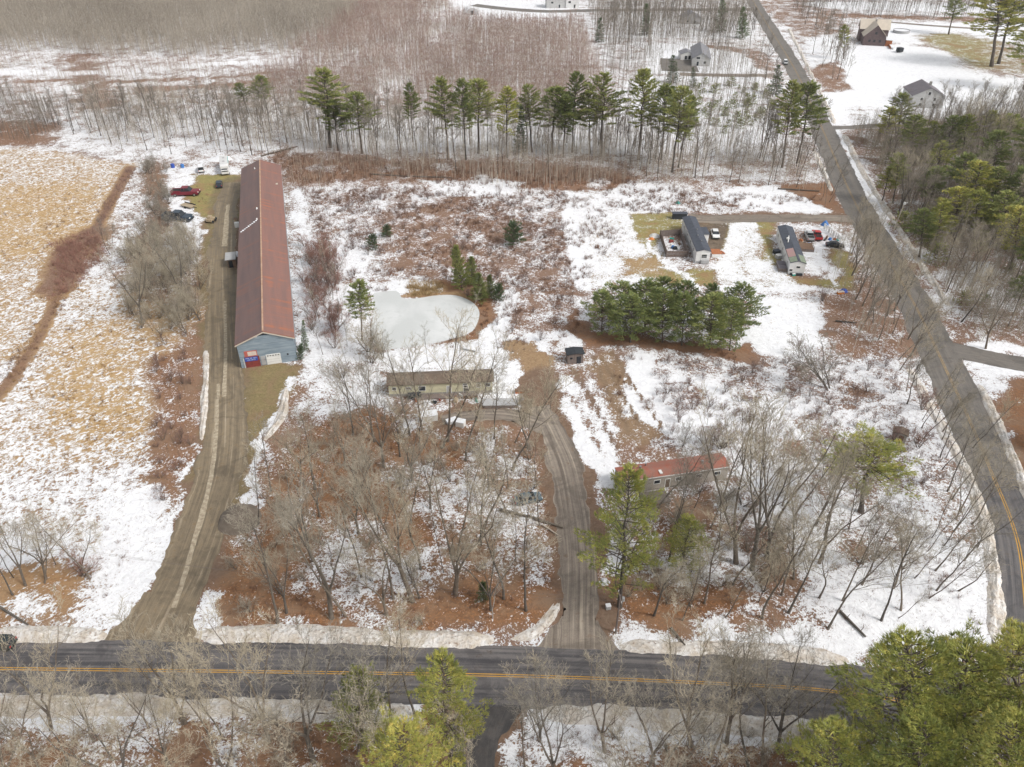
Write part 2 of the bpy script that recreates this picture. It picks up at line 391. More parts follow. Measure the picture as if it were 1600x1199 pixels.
def spline(pts, step=2.0):
    P = [Vector(p) for p in pts]; P = [P[0] * 2 - P[1]] + P + [P[-1] * 2 - P[-2]]; out = []
    for i in range(1, len(P) - 2):
        a, b, c, d = P[i - 1], P[i], P[i + 1], P[i + 2]; n = max(2, int((c - b).length / step))
        for k in range(n):
            t = k / n
            out.append(0.5 * ((2 * b) + (c - a) * t + (2 * a - 5 * b + 4 * c - d) * t * t + (3 * b - a - 3 * c + d) * t ** 3))
    out.append(P[-2]); return out
# ------------------------------------------------------------------ ground sheet with its cover (snow, litter, grass) mapped over the site
def axis(lo, hi, step, far, n):
    a = np.arange(lo, hi, step); g = np.linspace(0, 1, n + 1)[1:] ** 2.2
    return np.concatenate([(lo - (far) * g)[::-1], a, hi + far * g])
gx = axis(-150, 190, 0.8, 2600, 60)
gy = np.concatenate([-600 + 635 * np.linspace(0, 1, 30) ** 0.5, np.arange(35.5, 150, 0.7), np.arange(150, 300, 1.1), np.arange(300, 620, 2.2), 620 + 2500 * np.linspace(0.01, 1, 40) ** 2])
X, Y = np.meshgrid(gx, gy)
WX = X + (fbm(X / 7, Y / 7, 5) - 0.5) * 5.5 + (fbm(X / 2, Y / 2, 9) - 0.5) * 1.6
WY = Y + (fbm(X / 7, Y / 7, 25) - 0.5) * 5.5 + (fbm(X / 2, Y / 2, 29) - 0.5) * 1.6
KEYS = ('sn', 'tan', 'green', 'leaf', 'soil', 'streak')
A = {k: np.zeros(X.shape) for k in KEYS}
A['sn'][:] = 0.56; A['leaf'][:] = 0.15
def paint(mask, d):
    for k, v in d.items(): A[k] = A[k] * (1 - mask) + v * mask
def poly(pts, soft=3.0, warp=True, **d):
    pts = wpoly(pts); xs = [p[0] for p in pts]; ys = [p[1] for p in pts]; m = soft + 6
    j0, j1 = np.searchsorted(gx, [min(xs) - m, max(xs) + m]); i0, i1 = np.searchsorted(gy, [min(ys) - m, max(ys) + m])
    if i1 <= i0 or j1 <= j0: return
    a, b = (WX, WY) if warp else (X, Y); s = (slice(i0, i1), slice(j0, j1))
    f = np.clip(sdist(a[s], b[s], pts) / soft + 0.5, 0, 1); f = f * f * (3 - 2 * f)
    for k, v in d.items(): A[k][s] = A[k][s] * (1 - f) + v * f
def line(pts, w, soft=1.0, warp=True, **d):
    pts = wpoly(pts); xs = [p[0] for p in pts]; ys = [p[1] for p in pts]; m = w + soft + 6
    j0, j1 = np.searchsorted(gx, [min(xs) - m, max(xs) + m]); i0, i1 = np.searchsorted(gy, [min(ys) - m, max(ys) + m])
    if i1 <= i0 or j1 <= j0: return
    a, b = (WX, WY) if warp else (X, Y); s = (slice(i0, i1), slice(j0, j1))
    f = np.clip((w / 2 - ldist(a[s], b[s], pts)) / soft + 0.5, 0, 1); f = f * f * (3 - 2 * f)
    for k, v in d.items(): A[k][s] = A[k][s] * (1 - f) + v * f
def spot(px, py, r, soft=3.0, **d):
    c = G(px, py); s = (slice(*np.searchsorted(gy, [c.y - r - soft - 6, c.y + r + soft + 6])), slice(*np.searchsorted(gx, [c.x - r - soft - 6, c.x + r + soft + 6])))
    f = np.clip((r - np.hypot(WX[s] - c.x, WY[s] - c.y)) / soft + 0.5, 0, 1)
    for k, v in d.items(): A[k][s] = A[k][s] * (1 - f) + v * f

# far woods and clearings
poly([(-300, -60), (1950, -60), (1950, 90), (-300, 120)], 10, sn=0.62, leaf=0.1)
poly([(-200, 95), (180, 80), (330, 96), (480, 92), (500, 120), (380, 150), (200, 140), (-200, 170)], 6, sn=0.60, leaf=0.2)
line([(120, 88), (145, 130), (165, 165)], 10, 5, sn=0.3)
line([(220, 140), (330, 135), (430, 125)], 8, 5, sn=0.36, leaf=0.5)
line([(-100, 110), (90, 115), (200, 112), (330, 100), (470, 96)], 7, 4, sn=0.9)
line([(-100, 160), (60, 150), (140, 130)], 5, 4, sn=0.85)
line([(180, 128), (330, 122), (440, 112)], 5, 4, sn=0.38, leaf=0.6)
line([(30, 130), (110, 125)], 5, 4, sn=0.35, leaf=0.6)
poly([(-200, 190), (90, 190), (70, 225), (-200, 240)], 5, sn=0.3, leaf=0.5)
poly([(100, 180), (430, 170), (430, 235), (220, 250), (90, 225)], 5, sn=0.66, leaf=0.1)
poly([(560, 30), (720, 25), (640, 90), (560, 90)], 6, sn=0.7)
poly([(700, 20), (780, 20), (760, 45), (690, 45)], 4, sn=0.9)
poly([(580, 110), (660, 100), (650, 140), (590, 140)], 6, sn=0.78)
poly([(700, 0), (900, 0), (890, 26), (720, 30)], 4, sn=0.85)
poly([(960, 20), (1180, 20), (1180, 60), (970, 60)], 4, sn=0.78)
poly([(1010, 70), (1075, 68), (1180, 80), (1190, 113), (1020, 115)], 4, sn=0.95)
line([(1020, 122), (1190, 124)], 7, 3, sn=0.92)
line([(1120, 74), (1180, 82), (1195, 105)], 10, 5, sn=0.4, leaf=0.4)
poly([(960, 125), (1200, 130), (1215, 230), (960, 230)], 5, sn=0.68)
poly([(1180, 0), (1300, 0), (1330, 50), (1260, 60), (1210, 30)], 6, sn=0.45, leaf=0.5)
line([(1290, 8), (1550, 14)], 24, 6, sn=0.86)
line([(1300, 24), (1560, 32)], 12, 5, sn=0.35, leaf=0.6)
poly([(1258, 60), (1330, 55), (1330, 130), (1278, 140)], 4, sn=0.8)
poly([(1262, 108), (1310, 95), (1335, 140), (1290, 145)], 4, sn=0.35, leaf=0.5)
poly([(1320, 72), (1400, 70), (1480, 80), (1500, 110), (1610, 130), (1620, 170), (1560, 190), (1430, 180), (1330, 165), (1325, 110)], 5, sn=0.97)
poly([(1350, 34), (1620, 40), (1620, 60), (1420, 70), (1360, 60)], 5, sn=0.9)
poly([(1440, 52), (1500, 50), (1560, 66), (1580, 104), (1530, 110), (1490, 88), (1430, 62)], 9, sn=0.36, green=0.85)
poly([(1540, 70), (1640, 80), (1640, 125), (1560, 112)], 4, sn=0.45, green=0.5)
poly([(1275, 148), (1340, 142), (1330, 192), (1310, 197), (1285, 190)], 3, sn=1.0)
poly([(1330, 165), (1410, 170), (1460, 185), (1400, 200), (1310, 200)], 4, sn=0.7, leaf=0.2)
# right-hand woods
poly([(1320, 208), (1400, 190), (1640, 170), (1800, 300), (1700, 560), (1500, 555), (1420, 420), (1350, 290)], 4, sn=0.46, leaf=0.35)
line([(1312, 205), (1340, 260), (1385, 340)], 2.5, 1.5, sn=0.95)
for q in ((1440, 400, 4), (1500, 440, 5), (1470, 470, 4), (1580, 470, 5), (1540, 420, 4), (1565, 310, 5), (1360, 195, 4)): spot(*q, sn=0.72)
line([(1525, 538), (1570, 548), (1640, 560)], 3.5, 1.5, sn=0.9)
line([(1520, 562), (1570, 578), (1650, 596)], 3, 1, sn=0.97)
poly([(1512, 570), (1545, 575), (1572, 610), (1540, 640)], 2, sn=0.8)
poly([(1560, 592), (1680, 600), (1700, 760), (1620, 760), (1560, 660)], 3, sn=0.1, leaf=0.8)
poly([(1640, 760), (1760, 760), (1760, 1100), (1660, 1100)], 3, sn=0.6)

# treeline and its brown floor
poly([(430, 240), (640, 250), (840, 252), (1000, 272), (1080, 290), (870, 300), (700, 287), (560, 280), (450, 290)], 12, sn=0.26, leaf=0.6)
for q in ((500, 262, 4), (610, 262, 3), (760, 275, 3), (690, 262, 3.5), (930, 285, 4), (1000, 288, 3)): spot(*q, 4, sn=0.62)
poly([(450, 185), (1210, 185), (1230, 240), (450, 240)], 5, sn=0.78, leaf=0.1)
poly([(960, 265), (1100, 275), (1290, 290), (1290, 315), (1180, 300), (1040, 295)], 4, sn=0.5, leaf=0.3)
poly([(1225, 290), (1300, 285), (1320, 335), (1270, 330)], 3, sn=0.15, leaf=0.7)
poly([(1200, 290), (1260, 310), (1300, 332), (1180, 330), (1100, 300)], 3, sn=0.97)
# middle meadow
poly([(468, 290), (700, 290), (880, 300), (900, 460), (900, 560), (620, 545), (560, 560), (480, 560)], 4, sn=0.56, leaf=0.25)
poly([(600, 340), (720, 300), (800, 350), (770, 430), (640, 430), (600, 390)], 8, sn=0.42, leaf=0.45)
poly([(780, 340), (880, 350), (890, 520), (810, 520), (780, 440)], 8, sn=0.47, leaf=0.3)
poly([(660, 280), (820, 283), (800, 306), (700, 306)], 3, sn=0.92)
poly([(520, 368), (575, 378), (572, 435), (540, 430), (515, 390)], 3, sn=0.93)
poly([(470, 420), (530, 440), (580, 455), (582, 540), (560, 570), (490, 560)], 4, sn=0.78)
poly([(880, 300), (1010, 290), (1040, 335), (890, 330)], 4, sn=0.75)
poly([(980, 290), (1060, 290), (1050, 335), (980, 335)], 4, sn=0.78)
line([(470, 300), (475, 420), (490, 560)], 4, 2, sn=0.8)
spot(665, 453, 4.5, 2, tan=0.9, sn=0.3)
line([(585, 450), (630, 448), (680, 455)], 5, 2, sn=0.85)
poly([(675, 440), (730, 440), (770, 470), (765, 500), (745, 530), (700, 545), (748, 505), (740, 472), (690, 458)], 2, sn=0.1, leaf=0.9)
line([(749, 484), (748, 508), (735, 526), (684, 541), (620, 549), (592, 549)], 1.6, 0.8, False, sn=0.15, leaf=0.7)
line([(630, 463), (655, 462), (712, 458), (738, 468)], 1.5, 0.8, False, sn=0.2, tan=0.6)
line([(797, 455), (780, 500), (755, 525)], 3, 1.2, sn=0.9)
poly([(580, 545), (760, 530), (880, 525), (880, 560), (780, 590), (770, 580), (600, 580)], 3, sn=0.86)
line([(760, 528), (900, 530)], 4, 2, sn=0.95)
poly([(785, 535), (840, 530), (850, 552), (800, 562)], 2, sn=0.3, soil=0.3, tan=0.6)
# left fields
poly([(-400, 236), (60, 232), (215, 258), (195, 330), (150, 400), (95, 430), (30, 560), (-400, 700)], 5, sn=0.52, tan=0.85, streak=0.75, leaf=0)
poly([(-60, 300), (150, 280), (160, 340), (70, 400), (-60, 420)], 14, sn=0.40, tan=1.0)
poly([(60, 420), (140, 430), (235, 470), (320, 480), (232, 600), (232, 720), (150, 745), (-300, 760), (-200, 640), (20, 600)], 8, sn=0.60, tan=0.8, streak=0.7)
poly([(95, 510), (200, 500), (230, 600), (225, 690), (120, 700), (60, 650)], 12, sn=0.44, tan=1.0)
poly([(215, 255), (320, 290), (325, 480), (235, 460), (170, 420), (175, 330)], 5, sn=0.60, tan=0.1, streak=0.3)
line([(202, 262), (165, 330), (140, 375)], 3.0, 1.5, False, sn=0.02, leaf=0.3, tan=0, streak=0)
line([(140, 365), (112, 400), (90, 450)], 10, 4, sn=0.12, leaf=0.2, tan=0, streak=0)
line([(95, 450), (60, 530), (20, 590), (-30, 650)], 2.4, 1.2, False, sn=0.05, leaf=0.3, tan=0.1, streak=0)
poly([(225, 255), (262, 262), (268, 330), (240, 430), (205, 420), (230, 330)], 5, sn=0.3, leaf=0.3)
poly([(210, 440), (300, 420), (318, 470), (322, 560), (230, 560), (195, 500)], 6, sn=0.42, leaf=0.4)
poly([(232, 560), (318, 520), (326, 660), (300, 780), (250, 830), (232, 720)], 5, sn=0.36, leaf=0.75, tan=0.0)
poly([(-300, 745), (150, 745), (230, 730), (262, 820), (225, 920), (185, 985), (-300, 990)], 8, sn=0.64, tan=0.35, streak=0.5)
poly([(165, 760), (235, 770), (268, 820), (215, 950), (140, 985), (150, 860)], 9, sn=0.84)
poly([(-300, 885), (60, 880), (150, 900), (120, 945), (60, 985), (-300, 985)], 4, sn=0.30, leaf=0.95)
spot(40, 955, 3, sn=0.7); spot(10, 865, 4, sn=0.75)
line([(317, 680), (303, 760), (268, 840), (235, 920), (200, 985)], 3.2, 1.2, sn=1.0)
line([(322, 560), (322, 640), (318, 690)], 2.6, 1.2, sn=0.8)
# barn yard
poly([(262, 262), (372, 262), (372, 420), (322, 420), (300, 350), (262, 320)], 3, sn=0.72, tan=0.1)
poly([(305, 275), (375, 275), (373, 330), (330, 400), (315, 420), (325, 350), (290, 312)], 2.5, sn=0.04, green=0.9, tan=0.3)
poly([(378, 575), (470, 568), (455, 620), (415, 680), (388, 740), (370, 800), (340, 830), (350, 700), (372, 640)], 2.5, sn=0.03, green=0.65, soil=0.3, leaf=0.5)
line([(455, 590), (448, 640), (415, 685), (398, 740), (385, 775)], 2.8, 1.2, sn=0.86)
poly([(455, 600), (490, 590), (520, 650), (440, 760), (400, 790), (395, 760), (420, 690)], 3, sn=0.42, leaf=0.6)
line([(322, 420), (325, 560), (328, 660), (312, 740)], 2.2, 1.2, sn=0.06, green=0.6)
# grove in the middle: leaf litter with melted and unmelted patches
poly([(405, 780), (450, 720), (520, 650), (600, 625), (660, 650), (700, 680), (826, 690), (870, 760), (882, 830), (882, 925), (850, 960), (800, 990), (330, 992), (325, 940), (345, 850)], 3, sn=0.27, leaf=1.0)
poly([(490, 560), (600, 590), (620, 640), (560, 640), (500, 640), (470, 640)], 4, sn=0.7)
poly([(600, 628), (700, 640), (820, 640), (830, 690), (720, 690), (650, 670)], 3, sn=0.42, leaf=0.7)
for q in ((540, 880, 6, 0.62), (575, 905, 5, 0.6), (560, 840, 4, 0.55), (660, 890, 5, 0.58), (690, 870, 4, 0.55), (650, 740, 4, 0.55), (700, 770, 6, 0.6), (750, 790, 7, 0.66), (800, 810, 6, 0.6),
          (860, 830, 5, 0.6), (720, 830, 5, 0.5), (800, 880, 5, 0.5), (845, 880, 4, 0.55), (480, 900, 4, 0.45), (460, 800, 3, 0.45), (770, 720, 6, 0.5), (840, 780, 4, 0.6), (380, 825, 3, 0.6), (440, 985, 3, 0.5), (600, 955, 4, 0.5), (820, 735, 4, 0.55), (640, 660, 3, 0.6), (575, 960, 3, 0.55)):
    spot(q[0], q[1], q[2] * 1.0, 3.5, sn=q[3])
line([(342, 812), (350, 790), (372, 778), (395, 780), (408, 795)], 1.3, 0.8, sn=0.95)
line([(330, 935), (322, 985)], 4, 2, sn=0.8)
# strip between yellow house and centre drive
poly([(775, 560), (850, 560), (850, 640), (780, 640)], 2.5, sn=0.9)
line([(838, 560), (842, 640)], 6, 1.5, sn=0.2, soil=0.2, tan=0.55)
poly([(855, 590), (890, 588), (935, 640), (975, 700), (960, 765), (900, 750), (880, 690)], 2.5, sn=0.96)
poly([(890, 600), (930, 610), (950, 660), (925, 680), (900, 650)], 4, sn=0.68, leaf=0.3)
poly([(905, 560), (960, 550), (985, 600), (1030, 660), (1010, 690), (975, 690), (945, 620)], 2.5, sn=0.36, leaf=0.3, soil=0.35, tan=0.4)
poly([(955, 680), (1000, 680), (1060, 690), (1050, 715), (970, 730)], 3, sn=0.45, leaf=0.5)
poly([(860, 530), (930, 540), (960, 560), (900, 590), (860, 570)], 2.5, sn=0.5, leaf=0.5)
poly([(980, 545), (1240, 560), (1260, 640), (1090, 610), (1010, 620)], 4, sn=0.6, leaf=0.1)
line([(1000, 590), (1010, 630), (1060, 660), (1130, 650), (1220, 640)], 6, 2.5, sn=1.0)
line([(1020, 600), (1060, 592), (1100, 605), (1120, 630)], 3, 1.5, sn=0.98)
poly([(1050, 655), (1120, 640), (1225, 640), (1260, 700), (1240, 770), (1170, 760), (1150, 700), (1060, 690)], 4, sn=0.93)
line([(1000, 560), (988, 600), (1003, 640), (1050, 668), (1120, 668), (1180, 650), (1240, 640)], 4.5, 1.5, sn=1.0)
line([(1025, 612), (1045, 594), (1085, 592), (1115, 612), (1140, 640)], 2.6, 1.0, sn=1.0)
for ln in ([(893, 575), (925, 625), (962, 700)], [(940, 560), (968, 610), (1005, 670)], [(925, 556), (950, 610), (985, 680)], [(958, 552), (990, 605), (1035, 668)]):
    line(ln, 0.9, 0.6, False, sn=0.25, soil=0.6)
line([(868, 588), (905, 640), (945, 715)], 1.0, 0.7, False, sn=0.45)
line([(1012, 632), (1060, 672), (1140, 664), (1230, 655)], 0.8, 0.6, False, sn=0.6)
line([(1040, 600), (1075, 598), (1105, 618), (1085, 640), (1040, 632)], 0.9, 0.7, False, sn=0.5)
# right of the centre: yards of the two trailers
poly([(888, 333), (1000, 335), (1030, 400), (1060, 440), (1000, 440), (912, 455)], 2.5, sn=0.74, green=0.4, tan=0.3)
line([(889, 331), (899, 393), (911, 448)], 3.6, 0.8, False, sn=1.0)
line([(889, 333), (965, 335)], 3, 1.5, sn=0.9)
poly([(985, 338), (1065, 332), (1065, 355), (1030, 365), (1035, 420), (1080, 420), (1122, 425), (1120, 445), (1050, 440), (1000, 432), (1020, 400), (990, 365)], 2.5, sn=0.32, green=0.9)
poly([(970, 400), (1030, 400), (1035, 430), (980, 430)], 3, sn=0.38, tan=0.6, green=0.2)
line([(1010, 370), (1035, 410), (1095, 448)], 1.2, 1, sn=0.92)
poly([(1090, 350), (1195, 348), (1215, 400), (1240, 445), (1130, 450), (1125, 415)], 3, sn=0.72, green=0.75)
poly([(1085, 345), (1125, 345), (1140, 352), (1128, 392), (1105, 390)], 1.2, False, sn=0.1, soil=1.0)
poly([(1180, 345), (1214, 342), (1208, 380), (1220, 420), (1245, 436), (1310, 430), (1300, 380), (1335, 400), (1330, 450), (1250, 445), (1200, 405)], 2, sn=0.27, green=0.9)
poly([(1262, 360), (1310, 350), (1330, 385), (1280, 400), (1260, 385)], 2.5, sn=0.7, green=0.4)
poly([(1240, 395), (1275, 380), (1290, 410), (1265, 425)], 2, sn=0.8, green=0.6)
line([(1284, 410), (1300, 440)], 2, 1.5, sn=0.9)
poly([(1120, 455), (1240, 445), (1300, 455), (1290, 470), (1190, 470)], 2.5, sn=0.62, leaf=0.4)
line([(1130, 450), (1310, 452)], 2, 1.5, sn=0.9)
poly([(1188, 468), (1275, 472), (1286, 505), (1262, 555), (1215, 565), (1160, 535), (1180, 500)], 2, sn=1.0)
poly([(896, 480), (920, 520), (1000, 530), (1120, 545), (1180, 535), (1180, 560), (1120, 560), (1010, 545), (920, 540), (890, 520)], 2.5, sn=0.03, leaf=0.75)
poly([(1290, 460), (1390, 420), (1440, 560), (1330, 560), (1280, 520)], 4, sn=0.38, leaf=0.5)
poly([(1270, 560), (1440, 560), (1520, 720), (1440, 760), (1260, 640)], 5, sn=0.66, leaf=0.2)
# grove at the right
poly([(945, 860), (1000, 770), (1140, 765), (1260, 780), (1500, 760), (1545, 860), (1556, 1010), (970, 1010)], 4, sn=0.66, leaf=0.6)
poly([(950, 905), (1160, 920), (1190, 970), (1040, 985), (955, 960)], 4, sn=0.24, leaf=1.0)
poly([(980, 770), (1120, 770), (1130, 850), (1000, 880)], 4, sn=0.42, leaf=0.8)
poly([(1150, 830), (1250, 830), (1270, 930), (1190, 940)], 5, sn=0.45, leaf=0.8)
for q in ((1215, 965, 3), (1225, 935, 2.5), (1340, 905, 2.5), (1290, 985, 1.5), (1330, 865, 3), (1240, 700, 3), (1340, 610, 3)): spot(q[0], q[1], q[2], 3.5, sn=0.42, leaf=0.6)
poly([(1310, 900), (1500, 860), (1555, 880), (1556, 1010), (1310, 1005), (1290, 960)], 4, sn=0.95)
poly([(1245, 800), (1320, 880), (1300, 920), (1250, 880)], 4, sn=0.9)
poly([(968, 985), (1330, 995), (1330, 1030), (968, 1010)], 2, sn=0.86)
# near side of the main road
poly([(-300, 1095), (750, 1110), (735, 1400), (-300, 1400)], 3, sn=0.32, leaf=0.85)
poly([(790, 1105), (1500, 1130), (1500, 1400), (770, 1400)], 3, sn=0.38, leaf=0.8)
for q in ((160, 1150, 4, 0.62), (200, 1170, 4, 0.55), (20, 1140, 3, 0.5), (250, 1130, 3, 0.6), (380, 1170, 3, 0.5), (350, 1130, 2, 0.5), (860, 1140, 5, 0.8), (920, 1140, 4, 0.8), (800, 1180, 4, 0.75), (980, 1180, 3, 0.6), (1000, 1130, 4, 0.75), (1380, 1165, 6, 0.7), (1480, 1190, 5, 0.6)):
    spot(q[0], q[1], q[2], 3, sn=q[3])
line([(-100, 1098), (300, 1098), (640, 1112)], 4, 2, sn=0.95)
line([(850, 1115), (1260, 1140)], 4, 2, sn=0.95)
# plough line along the roads
line([(1262, 140), (1290, 215), (1345, 290), (1400, 385)], 3, 1.5, sn=0.9)
for pts, w in (([(225, 1000), (262, 950), (292, 890), (322, 810), (345, 730), (352, 640), (350, 560), (347, 480), (347, 400), (352, 330), (362, 285)], 9.6), ([(905, 1005), (905, 960), (906, 880), (898, 800), (884, 730), (868, 690), (852, 655), (843, 630), (840, 590)], 7.4),
               ([(852, 665), (800, 650), (740, 648), (690, 655)], 6), ([(1330, 342), (1280, 341), (1180, 341), (1100, 343)], 6.4), ([(770, 1085), (758, 1110), (742, 1150), (735, 1230)], 8.5)):
    line(pts, w, 2.0, sn=0.14, leaf=0.5, soil=0.55, tan=0.0)
def ground_sheet():
    ny, nx = X.shape
    Z = (fbm(X / 30, Y / 30, 77) - 0.5) * 0.0
    V = np.stack([X, Y, Z], -1).reshape(-1, 3)
    i = np.arange(ny * nx).reshape(ny, nx)
    Q = np.stack([i[:-1, :-1], i[:-1, 1:], i[1:, 1:], i[1:, :-1]], -1).reshape(-1, 4)
    o = np_mesh('ground', V, Q, ['ground_cover']); me = o.data
    for nm, ks in (('cover_a', KEYS[:3]), ('cover_b', KEYS[3:])):
        at = me.attributes.new(nm, 'FLOAT_COLOR', 'POINT')
        d = np.ones((ny * nx, 4), np.float32)
        for j, k in enumerate(ks): d[:, j] = np.clip(A[k], 0, 1).ravel()
        at.data.foreach_set('color', d.ravel())
    return tag(o, 'snow-dusted ground of leaf litter, dry grass and scrub', kind='structure')
ground_sheet()

# ------------------------------------------------------------------ roads, drives, markings, banks, pond
ROADS = []
def ribbon(name, pts, w, mat, z, label=None, ragged=0.0, off=0.0, taper=None, keep=True):
    P = spline([G(*p) if len(p) == 2 and not isinstance(p, Vector) else p for p in pts], 0.7)
    n = len(P); V = []; UV = []; s = 0; rnd = random.Random(hash(name) % 1000 if False else len(name) * 7 + n)
    for i, p in enumerate(P):
        d = (P[min(i + 1, n - 1)] - P[max(i - 1, 0)]).normalized(); q = Vector((-d.y, d.x, 0))
        if i: s += (P[i] - P[i - 1]).length
        ww = w if taper is None else w + (taper - w) * i / (n - 1)
        for k in range(9):
            t = k / 4 - 1; r = ragged * ((vn1(s * 0.16 + k * 9.1) - 0.5) * 1.3 + (vn1(s * 0.9 + k * 5.3) - 0.5) * 0.8) if k in (0, 8) else 0
            c = p + q * (off + t * (ww / 2) + (r if k == 8 else -r))
            V.append((c.x, c.y, z)); UV.append((s, t * ww / 2))
    T = [(i * 9 + k, (i + 1) * 9 + k, (i + 1) * 9 + k + 1, i * 9 + k + 1) for i in range(n - 1) for k in range(8)]
    T = [t[::-1] for t in T]
    o = np_mesh(name, V, T, [mat]); me = o.data; uv = me.uv_layers.new(name='UVMap')
    li = np.array(T).ravel(); uv.data.foreach_set('uv', np.array(UV, np.float32)[li].ravel())
    if keep: ROADS.append(([tuple(p[:2]) for p in P], w / 2))
    return tag(o, label, kind='structure')
_vr = random.Random(4); _vt = [_vr.random() for _ in range(1024)]
def vn1(x):
    i = math.floor(x); f = x - i; f = f * f * (3 - 2 * f); return _vt[i % 1024] * (1 - f) + _vt[(i + 1) % 1024] * f
MAIN = [(-260, 1042), (0, 1045), (400, 1050), (830, 1057), (1210, 1073), (1340, 1086), (1480, 1104), (1640, 1124), (1900, 1150)]
SIDE = [(1150, -60), (1176, 0), (1236, 98), (1272, 172), (1328, 300), (1378, 390), (1430, 478), (1481, 584), (1514, 655), (1552, 745), (1577, 805), (1594, 865), (1604, 960), (1606, 1040), (1600, 1120)]
ribbon('side_road', SIDE, 8.6, 'asphalt_old', 0.008, 'worn two lane road running up the right side', 0.5)
ribbon('side_road', SIDE[9:], 8.4, 'asphalt', 0.0105, 'darker fresh asphalt at the near bend of the side road', 0.3, keep=False)
ribbon('main_road', MAIN, 9.0, 'asphalt', 0.029, 'wet two lane asphalt road along the bottom', 0.25)
for sgn in (-1, 1):
    ribbon('road_marking', MAIN, 0.13, 'yellow_line', 0.034, 'half of the double yellow centre line on the main road', 0, sgn * 0.16, keep=False)
    ribbon('road_marking', SIDE, 0.14, 'yellow_worn', 0.015, 'worn yellow centre line on the side road', 0, sgn * 0.16, keep=False)
    ribbon('road_marking', SIDE[9:], 0.15, 'yellow_line', 0.019, 'yellow centre line on the near bend of the side road', 0, sgn * 0.18, keep=False)
LD = [(232, 1010), (262, 950), (292, 890), (322, 810), (345, 730), (352, 640), (350, 560), (347, 480), (347, 400), (352, 330), (362, 285)]
ribbon('gravel_drive', LD, 8.2, 'gravel', 0.020, 'long gravel drive beside the red-roofed barn', 0.9, taper=6.2)
ribbon('drive_mouth', [(232, 1018), (236, 1000), (248, 965), (265, 925)], 15, 'gravel', 0.016, 'wide muddy mouth of the gravel drive', 1.2, taper=8)
CD = [(905, 1012), (905, 960), (906, 880), (898, 800), (884, 730), (868, 690), (852, 655), (843, 635)]
ribbon('dirt_drive', CD, 6.2, 'gravel_dirt', 0.020, 'rutted dirt drive climbing from the main road', 1.0, taper=4.4)
ribbon('drive_mouth', [(906, 1022), (905, 1000), (905, 968)], 13, 'gravel_dirt', 0.016, 'muddy mouth of the rutted dirt drive', 1.0, taper=6.4)
ribbon('dirt_drive', [(852, 665), (800, 650), (740, 648), (690, 655)], 5.5, 'gravel_dirt', 0.024, 'dirt spur in front of the yellow house', 0.9, taper=2.5)
ribbon('gravel_drive', [(1330, 342), (1280, 341), (1180, 341), (1100, 343), (1075, 338)], 5.2, 'gravel_dirt', 0.024, 'gravel drive serving the two white trailers', 0.5)
ribbon('gravel_drive', [(770, 1085), (758, 1110), (742, 1150), (735, 1230)], 9, 'gravel_wet', 0.016, 'dark wet drive leaving the near side of the road', 0.6, taper=5)
ribbon('paved_drive', [(1490, 548), (1530, 556), (1600, 570), (1720, 590)], 7, 'asphalt_old', 0.020, 'paved side street leaving the road at right', 0.4, taper=5)
ribbon('paved_drive', [(1298, 200), (1335, 199), (1380, 196)], 4.5, 'asphalt_old', 0.020, 'short drive toward the grey-roofed house', 0.3)
ribbon('paved_drive', [(1212, 118), (1150, 118), (1090, 117), (1062, 116)], 5.5, 'gravel_dirt', 0.020, 'drive leading to the pale grey house', 0.4)
ribbon('paved_drive', [(1058, 92), (1062, 112)], 17, 'asphalt_old', 0.024, 'parking pad beside the pale grey house', 0.4)
ribbon('far_road', [(740, 8), (790, 14), (860, 18), (960, 16), (1175, 15)], 9, 'asphalt_old', 0.020, 'far road crossing the top of the view', 0.5)
ribbon('far_road', [(1370, 33), (1450, 40), (1530, 45), (1660, 52)], 4.5, 'gravel_dirt', 0.020, 'far track behind the tan-roofed house', 0.5)
def flat(name, pts, mat, z, label, soft=True):
    P = spline([G(*p) for p in pts] + [G(*pts[0])], 1.0)[:-1]
    mb = MB(); c = sum(P, Vector()) / len(P)
    mb.add([(p.x, p.y, z) for p in P], [tuple(range(len(P)))[::-1] if False else tuple(range(len(P)))], mat)
    return tag(mb.build(name), label, kind='structure')
POND = [(584, 458), (619, 455), (630, 467), (655, 466), (681, 462), (712, 462), (737, 472), (749, 488), (744, 509), (731, 522), (681, 536), (619, 545), (594, 546), (581, 525), (583, 490)]
ribbon('rutted_snow', [(341, 600), (339, 650), (333, 720), (322, 780), (303, 850), (284, 915), (270, 950)], 0.75, 'rut_snow', 0.0245, 'pale icy rut along the gravel drive', 0.15, keep=False)
ribbon('rutted_snow', [(352, 470), (352, 560), (350, 620)], 0.7, 'rut_snow', 0.0245, 'short pale rut higher on the gravel drive', 0.12, keep=False)
ribbon('rutted_snow', [(356, 320), (353, 352), (350, 385)], 1.4, 'rut_snow', 0.0245, 'pale dry patches at the far end of the gravel drive', 0.3, keep=False)
flat('pond', POND, 'pond_ice', 0.03, 'frozen pond with snow-dusted ice')
